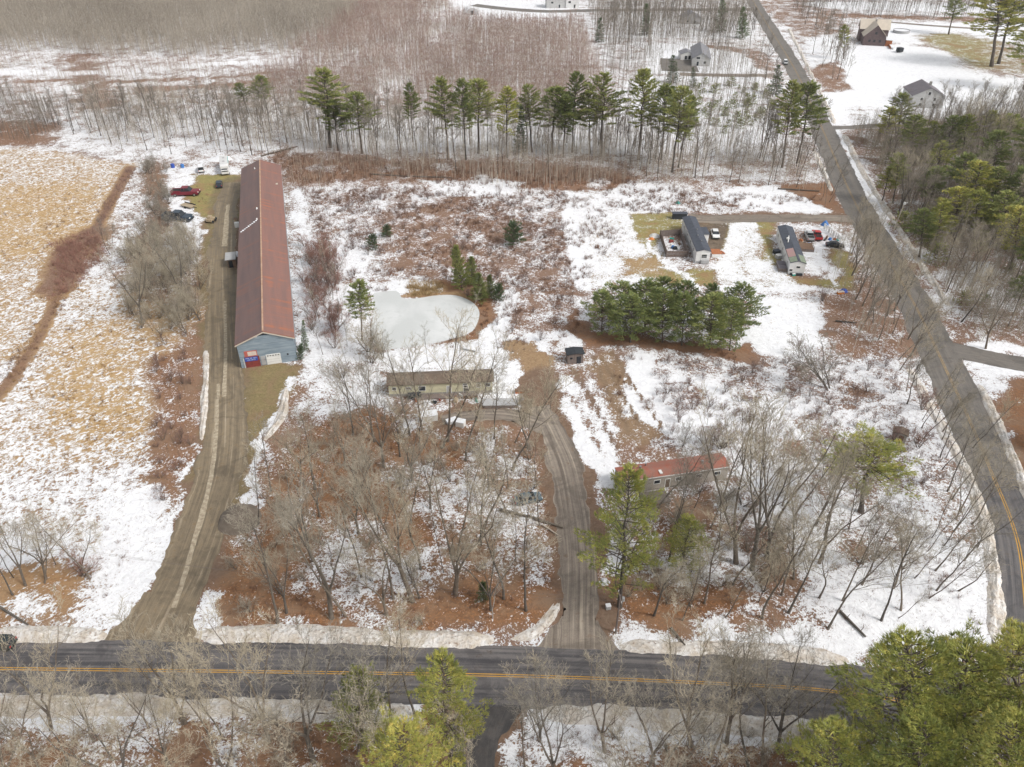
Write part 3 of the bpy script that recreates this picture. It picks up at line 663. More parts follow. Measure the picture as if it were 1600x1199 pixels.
def bank(pts, w, h, label, seed):
    P = spline([G(*p) for p in pts], 0.35); n = len(P); V = []; K = 15; rb = random.Random(seed)
    for i, p in enumerate(P):
        d = (P[min(i + 1, n - 1)] - P[max(i - 1, 0)]).normalized(); q = Vector((-d.y, d.x, 0)); e = min(1, i / 9, (n - 1 - i) / 9)
        for k in range(K):
            t = k / (K - 1) * 2 - 1; a = vn1(i * 0.10 + k * 0.5 + seed * 31); b = vn1(i * 0.4 + k * 13 + seed * 17)
            prof = max(0.0, 1 - abs(t) ** 2.2)
            hh = h * prof * (0.35 + 0.8 * a + 0.45 * b + rb.uniform(-0.22, 0.3)) * e
            c = p + q * (t * (w / 2) * (0.62 + 0.5 * vn1(i * 0.08 + seed * 7 + (5 if t > 0 else 0)) + 0.22 * vn1(i * 0.45 + seed)) * (0.5 + 0.5 * e))
            V.append((c.x, c.y, hh - 0.05))
    T = [(i * K + k, i * K + k + 1, (i + 1) * K + k + 1, (i + 1) * K + k) for i in range(n - 1) for k in range(K - 1)]
    o = np_mesh('snow_bank', V, T, ['plowed_snow'])
    return tag(o, label, kind='structure')
bank([(-120, 990), (60, 993), (170, 996)], 2.8, 0.5, 'plowed snow bank left of the gravel drive', 1)
bank([(300, 992), (440, 990), (620, 998), (775, 1000)], 2.9, 0.5, 'long plowed snow bank below the leafy grove', 2)
bank([(790, 1003), (832, 990), (858, 965), (876, 936)], 2.0, 0.2, 'snow bank curving up beside the dirt drive', 3)
bank([(965, 1010), (1090, 1014), (1200, 1018), (1330, 1034)], 2.6, 0.45, 'plowed snow bank below the right grove', 4)
bank([(-120, 1103), (150, 1101), (420, 1108), (650, 1117)], 3.2, 0.55, 'near-side snow bank at lower left', 5)
bank([(845, 1112), (1000, 1122), (1150, 1134), (1310, 1146)], 3.4, 0.55, 'near-side snow bank at lower right', 6)
bank([(1420, 575), (1462, 650), (1500, 720), (1530, 790), (1550, 870), (1556, 940), (1558, 1010)], 2.4, 0.4, 'snow bank along the left side of the curving road', 7)
bank([(1530, 600), (1560, 665), (1590, 730), (1610, 790)], 2.0, 0.4, 'snow bank along the outer side of the curving road', 8)
bank([(1276, 135), (1294, 172), (1304, 194)], 2.2, 0.4, 'snow bank on the far stretch of road', 9)
bank([(1232, 45), (1254, 88), (1275, 133)], 2.0, 0.4, 'snow bank beside the farthest stretch of road', 10)
bank([(1318, 210), (1352, 275), (1396, 345), (1444, 420), (1483, 480)], 2.2, 0.45, 'snow bank between the road and the right woods', 11)
bank([(1272, 235), (1300, 300)], 1.8, 0.35, 'short snow bank left of the road by the treeline', 12)
bank([(447, 605), (440, 650), (412, 690)], 1.8, 0.45, 'snow ridge at the edge of the barn yard', 13)
bank([(322, 545), (322, 590), (318, 650), (315, 690)], 1.5, 0.35, 'snow ridge along the gravel drive', 14)
def bound(x, y):
    return not any(True for _ in ())
def near_road(x, y, m=1.0):
    for P, hw in ROADS:
        for q in P[::2]:
            if (q[0] - x) ** 2 + (q[1] - y) ** 2 < (hw + m) ** 2: return True
    return False
# ------------------------------------------------------------------ buildings
def frame(corners, h):
    """near-left, near-right, far-left, far-right eave corners seen in the survey -> centre, heading, width, length"""
    a, b, c, d = [G(*p, h) for p in corners]
    near, far = (a + b) / 2, (c + d) / 2; ctr = (near + far) / 2
    ax = (far - near); ln = ax.length; ang = math.atan2(ax.y, ax.x) - math.pi / 2
    pr = Vector((math.cos(ang), math.sin(ang), 0)); w = (abs((b - a).dot(pr)) + abs((d - c).dot(pr))) / 2
    return Vector((ctr.x, ctr.y, 0)), ang, w, ln
def gable(t, W, L, h, rise, wall, roof, roof2=None, over=0.4, thick=0.14, base=0.0, parts=True):
    """ridge along local y; W wide in x, L long in y, measured at the eaves"""
    w, l = W / 2 - over, L / 2 - over; rr = rise * w / (W / 2)
    b = MB()
    b.add([(-w, -l, base), (w, -l, base), (w, l, base), (-w, l, base), (-w, -l, h), (w, -l, h), (w, l, h), (-w, l, h), (0, -l, h + rise - 0.02), (0, l, h + rise - 0.02)],
          [(0, 1, 5, 8, 4), (2, 3, 7, 9, 6), (1, 2, 6, 5), (3, 0, 4, 7), (3, 2, 1, 0), (4, 8, 9, 7), (5, 6, 9, 8)], wall)
    wo_ = b.build('wall', t)
    s = rise / (W / 2); hx = W / 2; drop = h + rise - s * hx
    r = MB()
    for sg, mt in ((-1, roof), (1, roof2 or roof)):
        x = sg * hx; v = [(0, -L / 2, h + rise), (x, -L / 2, drop), (x, L / 2, drop), (0, L / 2, h + rise)]
        v2 = [(p[0], p[1], p[2] + thick) for p in v]
        f = [(4, 5, 6, 7), (3, 2, 1, 0), (0, 1, 5, 4), (1, 2, 6, 5), (2, 3, 7, 6)]
        if sg > 0: f = [q[::-1] for q in f]
        # split in strips so that the sheet has real panel seams
        r.add(v + v2, [q[::-1] for q in f], mt)
    ro = r.build('roof', t)
    return wo_, ro
def opening(t, name, x, y, z, w, h, face, frame_m='white_paint', pane='glass', proud=0.04, muntin=False):
    """face: 'S','N','E','W' in the local frame (S = toward -y)"""
    dx, dy = {'S': (0, -1), 'N': (0, 1), 'E': (1, 0), 'W': (-1, 0)}[face]
    rot = 0 if face in 'SN' else math.pi / 2
    fr = MB(); th = 0.10
    ax = (1, 0) if face in 'SN' else (0, 1)
    for s in (-1, 1):
        fr.box((x + ax[0] * s * (w / 2) + dx * proud, y + ax[1] * s * (w / 2) + dy * proud, z), (th, 0.07, h + th), frame_m, rot)
        fr.box((x + dx * proud, y + dy * proud, z + s * h / 2), (w - th, 0.07, th), frame_m, rot)
    if muntin: fr.box((x + dx * proud, y + dy * proud, z), (w - th, 0.06, 0.06), frame_m, rot)
    f = fr.build(name, t)
    p = MB().box((x + dx * 0.02, y + dy * 0.02, z), (w - 0.02, 0.05, h - 0.02), pane, rot).build('pane' if name == 'window' else 'panel', f)
    return f
def house(name, corners, h, rise, wall, roof, label, cat='house', group=None, roof2=None, over=0.3):
    c, ang, W, L = frame(corners, h)
    t = empty(name, c, ang, label, cat, group)
    gable(t, W, L, h, rise, wall, roof, roof2, over)
    return t, W, L
FOOT = []     # footprints kept clear of trees
def foot(t, W, L, m=1.0): FOOT.append((t.location.x, t.location.y, t.rotation_euler.z, W / 2 + m, L / 2 + m))

# the long barn
barn, BW, BL = house('barn', [(368, 541.6), (459, 527.6), (376, 264.5), (440, 259)], 5.7, 2.4, 'blue_grey_siding', 'rust_roof_shaded',
                     'very long two storey barn with a rusty red metal roof and blue-grey gable', 'barn', roof2='rust_roof_lit', over=0.35)
foot(barn, BW, BL)
y0 = -BL / 2 + 0.35
rc = MB().box((0, 0, 8.26), (0.34, BL - 0.4, 0.08), 'ridge_rust'); rc.build('ridge_cap', barn)
rk = MB()
s_ = 2.4 / (BW / 2)
for sg in (-1, 1):
    a = math.atan(s_); n = 24
    for k in range(n):
        x0, x1 = k / n * BW / 2, (k + 1) / n * BW / 2
        rk.add([(sg * x0, y0 - 0.38, 8.1 - s_ * x0 - 0.28), (sg * x1, y0 - 0.38, 8.1 - s_ * x1 - 0.28), (sg * x1, y0 - 0.38, 8.1 - s_ * x1 + 0.0), (sg * x0, y0 - 0.38, 8.1 - s_ * x0 + 0.0)][::sg], [(0, 1, 2, 3)], 'tan_roof')
rk.build('rake_board', barn)
MB().box((0.1, y0 - 0.03, 7.35), (2.2, 0.06, 0.42), 'black_shingle').build('vent', barn)
MB().box((-1.8, y0 - 0.03, 7.0), (1.0, 0.06, 0.3), 'white_paint').build('trim_board', barn)
# garage door with a row of small panes
gd = MB().box((1.0, y0 - 0.05, 1.25), (2.9, 0.08, 2.4), 'white_paint')
for k in range(3): gd.box((1.0, y0 - 0.095, 0.65 + k * 0.6), (2.86, 0.02, 0.04), 'grey_siding')
gdo = gd.build('garage_door', barn)
for k in range(5): MB().box((-0.05 + k * 0.53, y0 - 0.10, 2.15), (0.34, 0.03, 0.2), 'glass').build('pane', gdo)
ed = MB().box((-1.05, y0 - 0.04, 1.2), (0.85, 0.07, 2.1), 'grey_siding').build('door', barn)
MB().box((-0.75, y0 - 0.10, 1.15), (0.08, 0.06, 0.08), 'chrome').build('handle', ed)
rd = MB().box((-3.2, y0 - 0.05, 1.25), (2.9, 0.09, 2.5), 'barn_red')
for k in range(9): rd.box((-4.5 + k * 0.32, y0 - 0.10, 1.25), (0.03, 0.02, 2.46), 'barn_red')
rd.build('red_door_panel', barn)
up = MB().box((-3.25, y0 - 0.05, 3.25), (2.5, 0.08, 1.3), 'board_red').build('red_board', barn)
MB().box((-3.0, y0 - 0.10, 3.25), (1.7, 0.03, 0.95), 'cream_panel').build('cream_poster', up)
sg = empty('sign', (0, 0, 0), 0); sg.parent = barn
sw = MB().box((-3.35, y0 - 0.12, 1.98), (2.55, 0.05, 0.95), 'sign_blue'); rr = random.Random(9)
for row, z, x0, n in ((0, 2.2, -4.45, 11), (1, 1.8, -4.15, 8)):
    x = x0
    for k in range(n):
        if (row, k) in ((0, 4), (0, 7), (1, 3)): x += 0.13; continue
        sw.box((x, y0 - 0.155, z), (0.045, 0.02, 0.22), 'white_paint')
        if k % 2: sw.box((x + 0.07, y0 - 0.155, z + 0.085 - 0.17 * (k % 3 == 0)), (0.09, 0.02, 0.045), 'white_paint')
        if k % 3: sw.box((x + 0.13, y0 - 0.155, z), (0.04, 0.02, 0.2), 'white_paint')
        x += 0.215
sw.build('sign_board', sg)
MB().box((3.9, y0 - 0.04, 1.9), (0.35, 0.06, 0.4), 'black_shingle').build('wall_opening', barn)
MB().box((-4.85, y0 - 0.06, 1.1), (0.12, 0.12, 2.2), 'white_paint').build('corner_board', barn)
for (x, y, s1) in ((-1.0, BL * 0.13, 0.5), (-1.0, BL * 0.06, 0.45), (-1.6, BL * 0.44, 0.35)):
    z = 8.1 - s_ * abs(x) + 0.3
    MB().box((x, y, z), (s1, s1, 0.45), 'white_paint', 0, (0.6, 0.6)).build('roof_vent', barn)
pt = MB()
for k in range(9):
    x = -1.1 - k * 0.5; y = BL * 0.055 - k * 0.3
    pt.box((x, y, 8.1 - s_ * abs(x) + 0.155 + 0.001 * k), (0.75, 0.5 + 0.25 * (k % 3 == 1), 0.03), 'snow_on_top', 0.3)
pt.build('snow_patch', barn)
MB().box((4.3, BL * 0.33, 8.1 - s_ * 4.3 + 0.19), (0.8, 1.1, 0.06), 'tan_roof').build('roof_patch', barn)
# windows in the long side wall that faces the sloping ground at right, plus its grey lower band
for k in range(26):
    y = -BL / 2 + 3 + k * (BL - 6) / 25
    w = MB().box((BW / 2 - 0.33, y, 2.9), (0.06, 1.2, 0.7), 'glass').build('window', barn)
    w2 = MB().box((-BW / 2 + 0.33, y, 2.9), (0.06, 1.2, 0.7), 'glass').build('window', barn)
MB().box((BW / 2 - 0.02, 0, 5.62), (0.12, BL - 0.2, 0.14), 'grey_siding').build('gutter', barn)

def bl(x, y, z=0): return barn.matrix_basis @ Vector((x, y, z)) if False else Vector((barn.location.x + x * math.cos(barn.rotation_euler.z) - y * math.sin(barn.rotation_euler.z), barn.location.y + x * math.sin(barn.rotation_euler.z) + y * math.cos(barn.rotation_euler.z), z))
# lean-to against its left side
p = G(366, 413); t = empty('lean_to_shed', (p.x - 0.3, p.y, 0), barn.rotation_euler.z, 'small dark lean-to with a grey roof against the left side of the barn', 'shed')
MB().box((0, 0, 1.1), (2.0, 4.0, 2.2), 'wood').build('wall', t)
MB().box((-0.2, 0, 2.3), (2.6, 4.5, 0.14), 'grey_siding').build('roof', t)
MB().box((-0.3, -2.03, 0.95), (1.0, 0.08, 1.8), 'glass').build('door', t)

# yellow house
yh, YW, YL = house('ranch_house', [(772, 597), (770.5, 577), (607.5, 603), (602, 584)], 2.8, 0.85, 'cream_siding', 'brown_shingle',
                   'long low cream house with a brown shingle roof behind the bare trees', 'house', over=0.35)
foot(yh, YW, YL, 1.5)
sgn = -1 if (yh.matrix_basis.to_3x3() @ Vector((1, 0, 0))).y > 0 else 1
fa = 'E' if sgn > 0 else 'W'
wx = sgn * (YW / 2 - 0.35)
yl0 = sgn * 1
def ypx(px):    # local y along the long wall for a sighting px
    q = G(px, 610); d = q - yh.location; a = yh.rotation_euler.z; return -d.x * math.sin(a) + d.y * math.cos(a)
for px, z, w, h in ((640, 1.8, 1.0, 0.6), (661, 1.65, 1.3, 1.1), (727, 1.9, 0.8, 1.0), (748, 1.9, 0.8, 1.0), (762, 1.9, 1.0, 0.8), (618, 1.8, 0.8, 0.7)):
    opening(yh, 'window', wx, ypx(px), z, w, h, fa, 'white_paint')
for px in (702, 728): opening(yh, 'door', wx, ypx(px), 1.05, 0.9, 1.95, fa, 'white_paint', 'grey_siding' if px < 720 else 'black_shingle')
MB().box((sgn * (YW / 2 + 0.4), ypx(690), 0.12), (1.6, YL * 0.55, 0.25), 'grey_wood').build('porch', yh)
MB().box((sgn * (YW / 2 - 0.33), 0, 0.30), (0.05, YL - 0.9, 0.55), 'concrete').build('foundation', yh)
for y in (-3, 4): MB().box((-sgn * 0.9, y, 3.62), (0.35, 0.35, 0.6), 'concrete').build('chimney', yh)

# rust-roofed trailer
rh, RW, RL = house('mobile_home', [(1136.7, 730), (1130, 708), (968, 755), (963, 731)], 2.9, 0.35, 'beige_siding', 'rust_small',
                   'long mobile home with a rust-red metal roof behind the tall pine', 'mobile home', over=0.12)
foot(rh, RW, RL, 1.5)
s2 = -1 if (rh.matrix_basis.to_3x3() @ Vector((1, 0, 0))).y > 0 else 1
fb = 'E' if s2 > 0 else 'W'; rx = s2 * (RW / 2 - 0.12)
MB().box((s2 * (RW / 2 + 0.03), 0, 2.93), (0.08, RL, 0.14), 'white_paint').build('gutter', rh)
for y in (-7.5, -4.2, -0.6, 3.2, 6.8): opening(rh, 'window', rx, y, 1.8, 1.1, 0.8, fb, 'white_paint')
opening(rh, 'door', rx, 1.3, 1.15, 0.85, 1.95, fb, 'white_paint', 'brown_shingle')
for x, y, a in ((0.3, 5.2, 0.5), (0.5, 6.3, 0.28), (-0.5, -5.5, 0.45), (-1.0, -4.4, 0.3), (0.2, 2.0, 0.25)):
    MB().tube((s2 * x, s2 * y, 2.95), (s2 * x, s2 * y, 3.75), a / 2, a / 2.2, 'chrome', 8).build('roof_vent', rh)
MB().box((s2 * 1.0, -s2 * 2.5, 3.28), (0.9, 0.5, 0.12), 'white_paint').build('skylight', rh)
p = G(1022, 782); t = empty('wooden_deck', (p.x, p.y, 0), rh.rotation_euler.z + math.pi / 2, 'weathered grey deck stacked against the front of the rust-roofed trailer', 'deck')
dk = MB()
for k in range(10): dk.box((0, -1.35 + k * 0.3, 0.7), (4.6, 0.26, 0.06), 'grey_wood')
dk.build('deck_boards', t)
for x in (-2.1, 0, 2.1):
    for y in (-1.3, 1.3): MB().box((x, y, 0.335), (0.12, 0.12, 0.67), 'grey_wood').build('leg', t)
MB().box((0, -1.44, 1.15), (4.6, 0.08, 0.08), 'grey_wood').build('railing', t)

# first white trailer with its dark roof
w1, W1, L1 = house('mobile_home', [(1088.3, 394), (1111.3, 393.1), (1066.3, 341), (1086.9, 339.2)], 3.3, 0.5, 'white_siding', 'dark_shingle',
                   'white mobile home with a slate-blue roof beside a fenced pen', 'mobile home', over=0.15)
foot(w1, W1, L1, 2)
ys = -L1 / 2 + 0.15
opening(w1, 'window', 0.3, ys, 2.0, 1.4, 1.0, 'S', muntin=True)
for y in (-7, -2.5, 2, 7): opening(w1, 'window', -W1 / 2 + 0.15, y, 2.1, 0.7, 1.0, 'W')
for y in (-6, 5): opening(w1, 'window', W1 / 2 - 0.15, y, 2.1, 0.9, 0.9, 'E')
for x, y in ((0.2, -6), (-0.1, -2.5), (0.4, 1.5)): MB().tube((x, y, 3.6), (x, y, 4.2), 0.16, 0.13, 'chrome', 7).build('roof_vent', w1)
MB().box((0.6, ys - 0.35, 0.6), (2.0, 0.6, 0.9), 'grey_siding').build('oil_tank_box', w1)
MB().box((0, ys - 0.03, 0.35), (W1 - 0.6, 0.05, 0.6), 'grey_siding').build('skirting', w1)
ent = MB(); ent.box((W1 / 2 + 0.85, L1 * 0.14, 1.35), (1.9, 4.2, 2.7), 'white_siding'); e_ = ent.build('entry_room', w1)
MB().box((W1 / 2 + 0.85, L1 * 0.14, 2.83), (2.2, 4.6, 0.16), 'dark_shingle').build('entry_roof', e_)
opening(w1, 'door', W1 / 2 + 1.8, L1 * 0.14, 1.1, 0.9, 2.0, 'E')
c = G(1118, 398); t = empty('wooden_landing', (c.x, c.y, 0), w1.rotation_euler.z, 'small orange-brown porch landing at the right side of the first white trailer', 'deck')
MB().box((0, 0, 0.85), (2.6, 3.0, 0.1), 'orange_wood').build('deck_boards', t)
MB().box((0, -1.53, 0.42), (2.6, 0.05, 0.78), 'white_paint').build('skirting', t)
MB().box((1.33, 0, 0.42), (0.05, 3.0, 0.78), 'orange_wood').build('side_panel', t)
for k in range(3): MB().box((1.7 + 0.3 * k, 0.6, 0.55 - 0.2 * k), (0.32, 1.1, 0.14), 'orange_wood').build('step', t)
c = G(1066, 345); t = empty('back_porch', (c.x - 0.6, c.y + 1.5, 0), w1.rotation_euler.z, 'dark back porch at the far end of the first white trailer', 'porch')
MB().box((0, 0, 0.8), (4.0, 1.3, 1.6), 'black_shingle').build('wall', t)
MB().box((0, 0, 1.7), (4.4, 1.7, 0.14), 'dark_shingle').build('roof', t)
# fenced pen
pc = [G(1031, 370), G(1062, 368), G(1074, 402), G(1041, 402)]
t = empty('fenced_pen', sum(pc, Vector()) / 4, 0, 'weathered plank pen full of clutter left of the first white trailer', 'fence')
for i in range(4):
    a, b = pc[i] - t.location, pc[(i + 1) % 4] - t.location; d = b - a; ang = math.atan2(d.y, d.x); n = int(d.length / 0.2)
    f = MB(); rr = random.Random(i)
    for k in range(n):
        q = a + d * ((k + 0.5) / n); hh = 1.8 + rr.uniform(-0.06, 0.06)
        f.box((q.x, q.y, hh / 2), (0.18, 0.05, hh), 'grey_wood', ang + rr.uniform(-0.02, 0.02))
    for z in (0.5, 1.4): q = a + d * 0.5; f.box((q.x - math.sin(ang) * 0.06, q.y + math.cos(ang) * 0.06, z), (d.length - 0.2, 0.06, 0.1), 'wood', ang)
    f.build('plank_panel', t)
    MB().box((a.x, a.y, 1.0), (0.16, 0.16, 2.0), 'grey_wood', ang).build('post', t)

# second white trailer
w2, W2, L2 = house('mobile_home', [(1235, 412), (1260, 412.5), (1215, 356), (1238, 354)], 3.1, 0.6, 'white_siding', 'dark_shingle',
                   'white mobile home with pink and green patches on its dark roof', 'mobile home', over=0.12)
foot(w2, W2, L2, 2)
ys = -L2 / 2
sl2 = 0.6 / (W2 / 2)
def rpatch(name, x0, x1, y0, y1, mat):
    z = lambda x: 3.7 - sl2 * abs(x) + 0.155
    MB().add([(x0, y0, z(x0)), (x1, y0, z(x1)), (x1, y1, z(x1)), (x0, y1, z(x0))], [(0, 1, 2, 3)], mat).build(name, w2)
rpatch('pink_roof_patch', -W2 / 2 + 0.05, -0.25, ys + 3.0, ys + 7.6, 'pink_patch')
rpatch('green_roof_patch', -W2 / 2 + 0.05, -0.25, ys + 0.1, ys + 2.9, 'green_patch')
rpatch('green_roof_patch', 0.5, W2 / 2 - 0.05, ys + 0.1, ys + 4.2, 'green_patch')
rpatch('gable_canopy', -W2 / 2, W2 / 2, ys - 0.0, ys + 0.05, 'white_paint')
MB().tube((-0.9, ys + 11.2, 3.6), (-0.3, ys + 14.4, 3.95), 0.14, 0.14, 'white_paint', 6).build('leaning_pipe', w2)
MB().box((-0.7, ys + 13.0, 3.85), (0.7, 0.5, 0.4), 'white_paint').build('roof_vent', w2)
opening(w2, 'window', 0.2, ys + 0.12, 2.1, 1.0, 0.6, 'S')
opening(w2, 'window', -1.4, ys + 0.12, 1.2, 0.8, 0.6, 'S')
for y in (-8, -4, 0, 4, 8): opening(w2, 'window', -W2 / 2 + 0.12, y, 1.9, 0.7, 0.9, 'W')
opening(w2, 'door', W2 / 2 - 0.12, 1.5, 1.1, 0.9, 1.9, 'E')
for k in range(2): MB().box((-W2 / 2 - 1.1, ys + 2.4 + k * 2.3, 0.9), (2.0, 2.1, 0.12), 'purple_grey_shingle').build('awning_roof', w2)
MB().box((-W2 / 2 - 1.1, ys + 3.5, 0.42), (1.9, 4.3, 0.8), 'grey_wood').build('woodshed_wall', w2)
MB().box((0, ys - 0.25, 0.3), (W2 - 1.0, 0.5, 0.5), 'black_shingle').build('steps', w2)
c = G(1259, 389); t = empty('wooden_porch', (c.x, c.y, 0), w2.rotation_euler.z, 'cluttered brown porch on the right side of the patched-roof trailer', 'porch')
MB().box((0, 0, 0.8), (3.4, 4.0, 0.12), 'wood').build('deck_boards', t)
for x in (-1.6, 1.6):
    for y in (-1.9, 1.9): MB().box((x, y, 0.62), (0.12, 0.12, 1.24), 'grey_wood').build('post', t)
MB().box((1.66, 0, 1.28), (0.08, 3.8, 0.08), 'grey_wood').build('railing', t)
MB().box((0, -1.95, 0.4), (3.4, 0.05, 0.7), 'grey_wood').build('skirting', t)
# sheds
ds, DW, DL = house('shed', [(886, 556.5), (914, 553.5), (882, 545), (910, 543.5)], 2.3, 0.25, 'grey_wood', 'black_shingle', 'small shed with a black roof alone left of the pine cluster', 'shed', over=0.25)
foot(ds, DW, DL)
MB().box((0.7, -DL / 2 + 0.2, 0.9), (0.9, 0.08, 1.7), 'glass').build('door', ds)
MB().box((-0.9, -DL / 2 + 0.2, 1.4), (0.5, 0.06, 0.4), 'glass').build('window', ds)
ss, SW_, SL_ = house('shed', [(1393.5, 680), (1420.5, 680), (1396, 669.5), (1421, 670)], 1.9, 0.35, 'beige_siding', 'brown_shingle', 'small weathered grey shed alone in the snow near the curving road', 'shed', over=0.2)
MB().box((0.3, -SL_ / 2 + 0.16, 0.85), (0.8, 0.08, 1.6), 'wood').build('door', ss); foot(ss, SW_, SL_)

# far houses
hc, HW, HL = house('house', [(1081, 95.5), (1111, 90), (1079, 76), (1107, 73)], 3.2, 2.6, 'pale_siding', 'grey_shingle', 'pale grey gabled house at the end of a far drive', 'house', over=0.35)
foot(hc, HW, HL, 2)
ys = -HL / 2 + 0.35
opening(hc, 'window', -1.5, ys, 3.6, 1.8, 1.0, 'S'); opening(hc, 'window', 1.8, ys, 1.7, 1.4, 1.2, 'S'); opening(hc, 'door', -1.5, ys, 1.1, 1.1, 2.0, 'S')
opening(hc, 'window', -HW / 2 + 0.35, 1, 1.8, 1.4, 1.2, 'W')
c = G(1073, 93); t = empty('garage', (c.x, c.y + 2, 0), 0, 'low white garage attached left of the pale grey house', 'garage')
gable(t, 7, 7, 2.6, 1.2, 'white_siding', 'grey_shingle', over=0.25)
for x in (-0.2, 1.6): opening(t, 'garage_door', x - 0.6, -3.25, 1.1, 1.2, 1.8, 'S', 'white_paint', 'glass')
hb, HW, HL = house('house', [(1431, 155), (1473, 147), (1415.5, 141), (1457, 133)], 4.6, 3.2, 'pale_siding', 'purple_grey_shingle', 'white gabled house with a grey-purple roof at the edge of the right woods', 'house', over=0.4)
foot(hb, HW, HL, 2)
ys = -HL / 2 + 0.4
for x, z in ((-2.5, 3.4), (2.5, 3.4), (-2.5, 1.3), (2.5, 1.3), (0, 5.6)): opening(hb, 'window', x, ys, z, 1.0, 1.2, 'S')
MB().box((1.5, 0, 8.0), (0.8, 0.8, 1.4), 'concrete').build('chimney', hb)
# tan-roofed house with cross gable, porch wing and deck
c = G(1369, 72); ta = empty('house', (c.x, c.y + 6, 0), R(-14), 'dark shingled house with a tan cross-gabled roof above the snowy yard', 'house')
FOOT.append((c.x, c.y + 6, 0, 12, 11))
gable(ta, 11.5, 12.5, 4.2, 5.6, 'dark_wood_wall', 'tan_roof', over=0.4)
cg = empty('rear_wing', (0.5, 7.0, 0), math.pi / 2); cg.parent = ta
b = MB(); b.box((0.5, 7.6, 3.0), (14, 7, 6.0), 'dark_wood_wall')
b.build('wing_wall', ta)
r = MB()
r.add([(-7, 3.6, 6.0), (8, 3.6, 6.0), (8, 7.6, 10.4), (-7, 7.6, 10.4), (8, 11.6, 6.0), (-7, 11.6, 6.0)], [(0, 1, 2, 3), (3, 2, 4, 5)], 'tan_roof')
r.add([(-6.5, 4.1, 6.0), (-6.5, 11.1, 6.0), (-6.5, 7.6, 10.2)], [(0, 1, 2)][::1], 'dark_wood_wall'); r.add([(7.5, 4.1, 6.0), (7.5, 11.1, 6.0), (7.5, 7.6, 10.2)], [(2, 1, 0)], 'dark_wood_wall')
r.build('wing_roof', ta); bpy.data.objects.remove(cg)
MB().box((0.5, 6.0, 9.6), (0.9, 0.9, 1.8), 'concrete').build('chimney', ta)
for x, z in ((-2.4, 2.3), (0, 2.3), (2.6, 2.3), (0, 6.0)): opening(ta, 'window', x, -5.85, z, 1.2, 1.3, 'S', 'dark_wood_wall')
dkk = MB().box((7.2, -1.5, 1.4), (3.0, 8.0, 2.8), 'orange_wood').build('sun_porch', ta)
MB().box((7.3, -1.5, 2.95), (3.4, 8.4, 0.2), 'snow_on_top').build('porch_roof', dkk)
MB().box((8.6, -9.0, 0.9), (2.2, 7.0, 0.16), 'snow_on_top').build('walkway', ta)
MB().box((7.45, -9.0, 0.6), (0.08, 7.0, 1.2), 'orange_wood').build('railing', ta)
c = G(1405, 82); t = empty('utility_cart', (c.x, c.y, 0), R(20), 'dark boxy trailer at the foot of the walkway by the tan-roofed house', 'trailer')
MB().box((0, 0, 1.3), (2.6, 2.4, 1.9), 'black_shingle').build('body', t, bevel=0.1)
for s in (-1, 1): MB().tube((s * 1.2, -0.1, 0.35), (s * 1.45, -0.1, 0.35), 0.35, 0.35, 'rubber', 10).build('wheel', t)
MB().box((0, -1.22, 1.3), (1.6, 0.06, 0.9), 'glass').build('window', t)
# round pool beside it
c = G(1408, 51); t = empty('swimming_pool', (c.x, c.y, 0), 0, 'round above-ground pool filled with snow beside the tan-roofed house', 'pool')
n = 32; pw = MB(); rim = MB()
for r0, r1, z0, z1, m, mb in ((4.3, 4.3, 0, 1.3, 'grey_siding', pw), (4.4, 4.1, 1.32, 1.32, 'purple_grey_shingle', rim)):
    v = [(r0 * math.cos(2 * math.pi * i / n), r0 * math.sin(2 * math.pi * i / n), z0) for i in range(n)] + [(r1 * math.cos(2 * math.pi * i / n), r1 * math.sin(2 * math.pi * i / n), z1) for i in range(n)]
    mb.add(v, [(i, (i + 1) % n, n + (i + 1) % n, n + i) for i in range(n)], m)
pw.build('pool_wall', t); rim.build('rim', t)
MB().add([(4.2 * math.cos(2 * math.pi * i / n), 4.2 * math.sin(2 * math.pi * i / n), 1.1) for i in range(n)], [tuple(range(n))], 'snow_on_top').build('cover', t)
# buildings at the very top
def far_building(name, px, py, w, l, h, rise, rz, wall, roof, label):
    c = G(px, py); t = empty(name, (c.x, c.y, 0), R(rz), label, 'house' if 'house' in label else 'warehouse')
    gable(t, w, l, h, rise, wall, roof, over=0.4); FOOT.append((c.x, c.y, 0, w, l))
    opening(t, 'window', -w * 0.2, -l / 2 + 0.4, h * 0.5, 1.6, 1.2, 'S'); opening(t, 'door', w * 0.15, -l / 2 + 0.4, 1.1, 1.1, 2.0, 'S')
    return t
far_building('warehouse', 868, 11, 13, 10, 6.5, 1.2, 3, 'pale_siding', 'grey_siding', 'pale metal warehouse at the top edge beside the far road')
far_building('warehouse', 893, 11, 9, 10, 7, 1.0, 3, 'white_siding', 'grey_siding', 'narrow white metal warehouse next to the pale one at the top edge')
far_building('house', 1078, 36, 12, 9, 3, 3.4, 0, 'grey_siding', 'grey_shingle', 'grey far house with a steep gable half hidden by trees near the top')
far_building('house', 1370, -2, 12, 9, 3, 2.4, 0, 'blue_grey_siding', 'sign_blue', 'far house showing a blue roof at the top edge')
far_building('house', 1300, -6, 10, 9, 3, 2.4, 0, 'pale_siding', 'grey_shingle', 'grey-roofed far house left of the blue-roofed one at the top edge')
c = G(735, 22); t = empty('storage_tank', (c.x, c.y, 0), R(20), 'white rounded tank beside the snowy lot at the top edge', 'tank')
mb = MB(); n = 16
